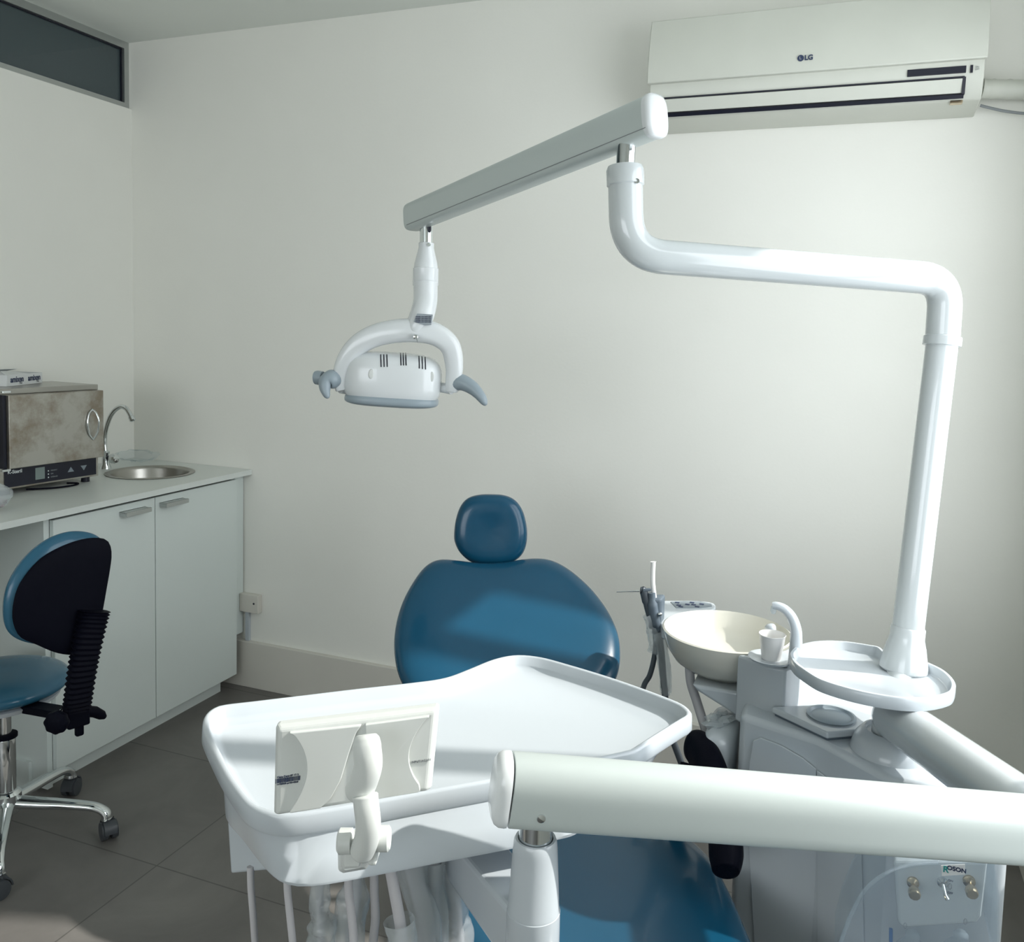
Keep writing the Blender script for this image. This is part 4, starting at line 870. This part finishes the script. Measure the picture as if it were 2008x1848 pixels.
rk = [offs(to_, .012, .894), offs(to_, .001, .895), offs(to_, -.001, .899), offs(to_, 0, .917), offs(to_, .0015, .9195), offs(to_, .005, .9205), offs(to_, .0085, .9185), offs(to_, .012, .906), offs(to_, .020, .9005), offs(to_, .026, .899)]
topm = obj('tray_top', MB().loft(rk), 'plastic', it, smooth=50)
# apron body under the rim
bpx = [(560, 1741), (580, 1747), (620, 1740), (700, 1725), (790, 1708), (870, 1692), (960, 1675), (1050, 1657), (1110, 1645), (1130, 1640), (1140, 1630)]
bot = [PZ(u, v, .848) for u, v in bpx]
bot += [Vector((2.53, -1.80, .848)), Vector((2.56, -1.68, .848)), Vector((2.50, -1.60, .848)), Vector((2.33, -1.56, .848)), Vector((2.22, -1.70, .848)), Vector((2.10, -1.86, .848))]
bot += [PZ(u, v, .848) for u, v in ((440, 1590), (470, 1640), (500, 1682), (530, 1718))]
bot = resample(spline(bot, 4, True), 200)
cb_ = Vector((2.36, -1.82, 0))
def polar(P, n=160):
    import bisect
    A_ = sorted((math.atan2(p.y - cb_.y, p.x - cb_.x), math.hypot(p.x - cb_.x, p.y - cb_.y)) for p in P); out = []
    for i in range(n):
        a = -math.pi + 2 * math.pi * i / n; k = bisect.bisect(A_, (a, 0)); a0, r0 = A_[k - 1] if k > 0 else (A_[-1][0] - 2 * math.pi, A_[-1][1]); a1, r1 = A_[k] if k < len(A_) else (A_[0][0] + 2 * math.pi, A_[0][1])
        out.append((a, r0 + (r1 - r0) * (a - a0) / max(a1 - a0, 1e-9)))
    return out
ptop = polar(inset(to_, .006)); pbt = polar(bot)
for _ in range(4): pbt = [(pbt[i][0], (pbt[i - 1][1] + 2 * pbt[i][1] + pbt[(i + 1) % len(pbt)][1]) / 4) for i in range(len(pbt))]
def ring(z, f, sc=1.0): return [Vector((cb_.x + math.cos(a) * ((r0 * (1 - f) + r1 * f) * sc), cb_.y + math.sin(a) * ((r0 * (1 - f) + r1 * f) * sc), z)) for (a, r0), (_, r1) in zip(ptop, pbt)]
obj('apron', MB().loft([ring(.848, 1, .985), ring(.8485, 1, .996), ring(.852, 1), ring(.875, .62), ring(.8948, .12), ring(.8965, .1)]), 'plastic', it, smooth=40)
# instrument holder block at the far left underneath
hb0 = PZ(446, 1620, .835); 
hq = [PD(u, v, d) for u, v, d in ((445, 1612, 1.10), (452, 1716, 1.10), (560, 1706, 1.03), (560, 1600, 1.03))]
hx = Vector((.05, .06, 0))
mbh = MB(); mbh.loft([hq, [p + Vector((-.01, .045, 0)) for p in hq]]); obj('holder_block', mbh, 'plastic', it, smooth=0, bevel=.004)
# horizontal beam from the post to below the tray
b0 = pt - UPZ * .120; b1 = PD(885, 1668, 1.16); b1 = Vector((b1.x, b1.y, .812))
bd = (b1 - b0); bd.z = 0; bl = bd.length; bd.normalize(); bs_ = Vector((-bd.y, bd.x, 0)); b0z = Vector((b0.x, b0.y, .790))
bm_ = MB(); bm_.loft([[b0z + bs_ * x + UPZ * y for x, y in ((-.026, -.050), (.026, -.050), (.026, .020), (-.026, .020))], [b0z + bd * (bl + .03) + bs_ * x + UPZ * y for x, y in ((-.034, -.018), (.034, -.018), (.034, .032), (-.034, .032))]])
obj('support_beam', bm_, 'plastic', it, smooth=0, bevel=.006)
obj('mount_plate', MB().lathe(b0z + bd * bl + UPZ * .03, UPZ, [(.05, 0), (.05, .03)], 32), 'plastic', it)

# ------------------------------------------------------------------ x-ray film viewer / monitor
mo = thing('monitor', 'small white monitor seen from behind, clamped to the front of the instrument tray', 'monitor', tuple(PD(700, 1700, .93)))
MD = .90
m0, m1, m2, m3 = PD(540, 1424, MD), PD(862, 1387, MD + .012), PD(846, 1551, MD + .015), PD(536, 1601, MD)
mx_ = (m1 - m0).normalized(); mz = ((m0 - m3) + (m1 - m2)).normalized(); mn = mx_.cross(mz).normalized()
if mn.dot(CAM - m0) < 0: mn = -mn
def lerp2(a, b_): return m3.lerp(m2, a).lerp(m0.lerp(m1, a), b_)   # a along width, b up
case = [lerp2(0, 0), lerp2(1, 0), lerp2(1, 1), lerp2(0, 1)]
cm2 = MB(); cm2.loft([[p - mn * .016 for p in case], [p - mn * .004 for p in case], [p + ((sum(case, Vector()) / 4) - p) * .05 + mn * .004 for p in case]])
cs_ = obj('casing', cm2, 'monitor', mo, smooth=0, bevel=.0035)
obj('screen', MB().loft([[p + ((sum(case, Vector()) / 4) - p) * .08 - mn * .0165 for p in case], [p + ((sum(case, Vector()) / 4) - p) * .08 - mn * .0155 for p in case]]), 'dark', cs_, smooth=0)
# raised shaped back shells, left of the stem and right of it
def shell(pts, h, edge):
    P = [lerp2(a, b_) for a, b_ in pts]; P = resample(P, 80); c = sum(P, Vector()) / len(P)
    return MB().loft([[p + mn * .001 for p in P], [p + (c - p) * edge + mn * h for p in P]])
left = [(.09, .94)] + [(.09 + .115 * math.sin(math.pi * t) ** .8 if 0 < t < 1 else .09, .965 - .93 * t) for t in [i / 14 for i in range(1, 14)]] + [(.10, .035), (.30, .035), (.36, .12), (.42, .32), (.46, .60), (.50, .85), (.53, .93)]
right = [(.55, .93), (.95, .94)] + [(.955 - .12 * math.sin(math.pi * t) ** .8, .965 - .90 * t) for t in [i / 14 for i in range(1, 14)]] + [(.93, .04), (.60, .04)]
obj('back_shell', shell(left, .0085, .015), 'monitor', cs_, smooth=0, bevel=.001)
obj('back_shell', shell(right, .0085, .015), 'monitor', cs_, smooth=0, bevel=.001)
# barcode sticker text
bx0 = lerp2(.012, .42) + mn * .0046; ux = (lerp2(.1, .42) - lerp2(0, .42)).normalized()
rnd = random.Random(3)
bc_ = MB(); x_ = 0
while x_ < .0245:
    w_ = rnd.choice((.0003, .0005, .0009)); bc_.obox(bx0 + ux * (x_ + w_ / 2) - mz * .0015, ux * w_ / 2, mz * .0023, mn * .0002); x_ += w_ + rnd.choice((.0003, .0005))
obj('barcode', bc_, 'ink', cs_, smooth=0)
text('Metis Dent 07 17 5', bx0 + ux * .0125 + mz * .0022, ux, mz, .0028, 'ink', cs_, 'lettering'); text('mv700500 pt+00+0300', bx0 + ux * .0125 - mz * .0052, ux, mz, .0023, 'ink', cs_, 'lettering')
text('INPUT:AC24V', lerp2(.915, .40) + mn * .0047, ux, mz, .0034, 'greyink', cs_, 'lettering')
# stem: upper bulge on the back, lower arm, clamp
u_ = [PD(718, 1440, .872), PD(720, 1470, .868), PD(722, 1500, .868), PD(714, 1530, .872), PD(702, 1556, .880)]
us = spline(u_, 6); nn = len(us)
obj('stem_upper', MB().tube(us, [.0105] * 2 + [.0132] * 2 + [.0142] * (nn - 4), 28), 'monitor', mo, smooth=60, sub=1)
lw = spline([PD(716, 1558, .868), PD(719, 1585, .866), PD(722, 1615, .868), PD(719, 1645, .874), PD(712, 1665, .880), PD(708, 1674, .884)], 6); nn = len(lw)
obj('stem_lower', MB().tube(lw, [.0120, .0130] + [.0126] * (nn - 6) + [.0120, .011, .0095, .006], 28), 'monitor', mo, smooth=60, sub=1)
kx = ax_
for u, v, s in ((680, 1650, 1), (748, 1645, -1)):
    c = PD(u, v, .888); obj('clamp_knob', MB().lathe(c, RT * -s, [(.009, -.006), (.0125, -.005), (.0125, .007), (.010, .009), (.002, .0095)], 26), 'monitor', mo, smooth=25)
an = Vector((.66, -.75, 0)).normalized()
mbk = [PD(u, v, d) for u, v, d in ((660, 1640, .918), (661, 1708, .938), (672, 1714, .938), (718, 1706, .945), (742, 1675, .935), (748, 1640, .925))]
mb_ = MB(); mb_.loft([mbk, [p + (CAM - p).normalized() * .014 * (1.0) + (sum(mbk, Vector()) / 6 - p) * .2 for p in mbk]]); obj('clamp_bracket', mb_, 'monitor', mo, smooth=0, bevel=.003)
fk = MB(); fk.obox(PD(694, 1664, .895), RT * .0085, UPZ * .014, FW * .014); fk.obox(PD(734, 1660, .895), RT * .0045, UPZ * .014, FW * .014); obj('clamp_fork', fk, 'monitor', mo, smooth=0, bevel=.003)
obj('clamp_gap', MB().obox(PD(709, 1674, .895), RT * .012, UPZ * .004, FW * .004), 'dark', mo, smooth=0)

# ------------------------------------------------------------------ hoses hanging under the tray
def hose(pts, r, label, name='instrument_hose', m='hose', sleeve=None, seed=1, srad=.014, grip=True, amp=.38):
    P = [PD(*p) for p in pts]; path = spline(P, 6)
    t = thing(name, label, 'hose', tuple(P[0]), 'hoses hanging under the instrument tray')
    obj('tube', MB().tube(path, r, 14), m, t, smooth=60)
    if sleeve: obj('film_sleeve', crumple(spline([PD(*p) for p in sleeve], 5), srad, n=18, amp=amp, seed=seed), 'film', t, smooth=60, sub=1)
hose([(491, 1700, 1.07), (492, 1740, 1.07), (496, 1790, 1.07), (500, 1850, 1.08), (508, 1960, 1.10)], .0042, 'pale grey hose, leftmost of those hanging under the tray')
hose([(563, 1725, 1.0), (564, 1750, 1.0), (569, 1800, 1.0), (574, 1850, 1.0), (582, 1950, 1.02)], .0042, 'pale grey hose by the rounded left corner of the tray, second from the left')
hose([(632, 1715, 1.04), (627, 1745, 1.04), (628, 1790, 1.04), (630, 1850, 1.04), (632, 1950, 1.04)], .0045, 'hose in a crinkled clear sleeve below the monitor bracket, third from the left', sleeve=[(628, 1725, 1.03), (625, 1765, 1.03), (628, 1795, 1.03), (633, 1825, 1.03), (626, 1860, 1.03), (624, 1930, 1.03)], srad=[.0125] * 8 + [.011] * 4 + [.016, .018, .019, .018] + [.016] * 10, seed=2, amp=.22)
hose([(684, 1712, 1.0), (684, 1750, 1.0), (690, 1800, 1.0), (694, 1850, 1.0), (698, 1950, 1.0)], .0050, 'bare grey hose in front of a clear sleeve, fourth from the left')
hose([(700, 1712, 1.06), (700, 1760, 1.06), (692, 1800, 1.06), (684, 1850, 1.06), (682, 1950, 1.06)], .0050, 'hose in a wide clear sleeve behind the bare fourth hose', sleeve=[(699, 1712, 1.05), (695, 1750, 1.05), (688, 1790, 1.05), (682, 1830, 1.05), (680, 1930, 1.05)], srad=[.010] * 3 + [.013, .015, .018] + [.021] * 15, seed=7, amp=.15)
hose([(733, 1700, 1.03), (734, 1750, 1.03), (736, 1800, 1.03), (732, 1850, 1.03), (728, 1950, 1.03)], .0052, 'straight bare grey hose right of the two paired hoses')
hose([(764, 1695, 1.0), (772, 1740, 1.0), (782, 1795, 1.0), (790, 1850, 1.0), (802, 1950, 1.0)], .0066, 'thicker slanting grey hose with its clear sleeve slipped low', sleeve=[(783, 1805, .998), (787, 1830, .998), (790, 1860, .998), (794, 1940, .998)], srad=.018, seed=11, amp=.12)
hose([(806, 1690, 1.07), (822, 1750, 1.07), (834, 1800, 1.07), (838, 1850, 1.07), (842, 1950, 1.07)], .0105, 'wide handpiece hose in a creased sleeve, left of the last pair', sleeve=[(806, 1688, 1.06), (816, 1740, 1.06), (830, 1790, 1.06), (838, 1850, 1.06), (842, 1940, 1.06)], srad=[.020] * 4 + [.018] * 17, seed=13, amp=.2)
hose([(848, 1685, 1.10), (850, 1750, 1.10), (852, 1800, 1.10), (858, 1850, 1.10), (862, 1950, 1.10)], .0100, 'sleeved upright hose just left of the support beam', sleeve=[(848, 1686, 1.09), (850, 1740, 1.09), (853, 1800, 1.09), (857, 1850, 1.09), (860, 1940, 1.09)], srad=.0165, seed=17, amp=.15)
hose([(872, 1690, 1.12), (882, 1730, 1.12), (893, 1770, 1.12), (896, 1810, 1.12), (900, 1850, 1.12), (905, 1950, 1.12)], .0075, 'hose in a shiny crumpled sleeve, rightmost beneath the tray beam', sleeve=[(872, 1690, 1.11), (882, 1730, 1.11), (893, 1775, 1.11), (893, 1810, 1.11), (899, 1850, 1.11), (903, 1930, 1.11)], srad=[.010] * 3 + [.015] * 8 + [.019] * 15, seed=23, amp=.25)

# small black doorstop on the floor by the skirting
ds = PZ(473, 1398, 0)
tag(obj('door_stop', MB().lathe(ds, UPZ, [(.013, 0.0003), (.013, .018), (.012, .028), (.008, .034), (.002, .036)], 20), 'black'), 'small black rounded door stop on the floor beyond the instrument tray', 'door stop')
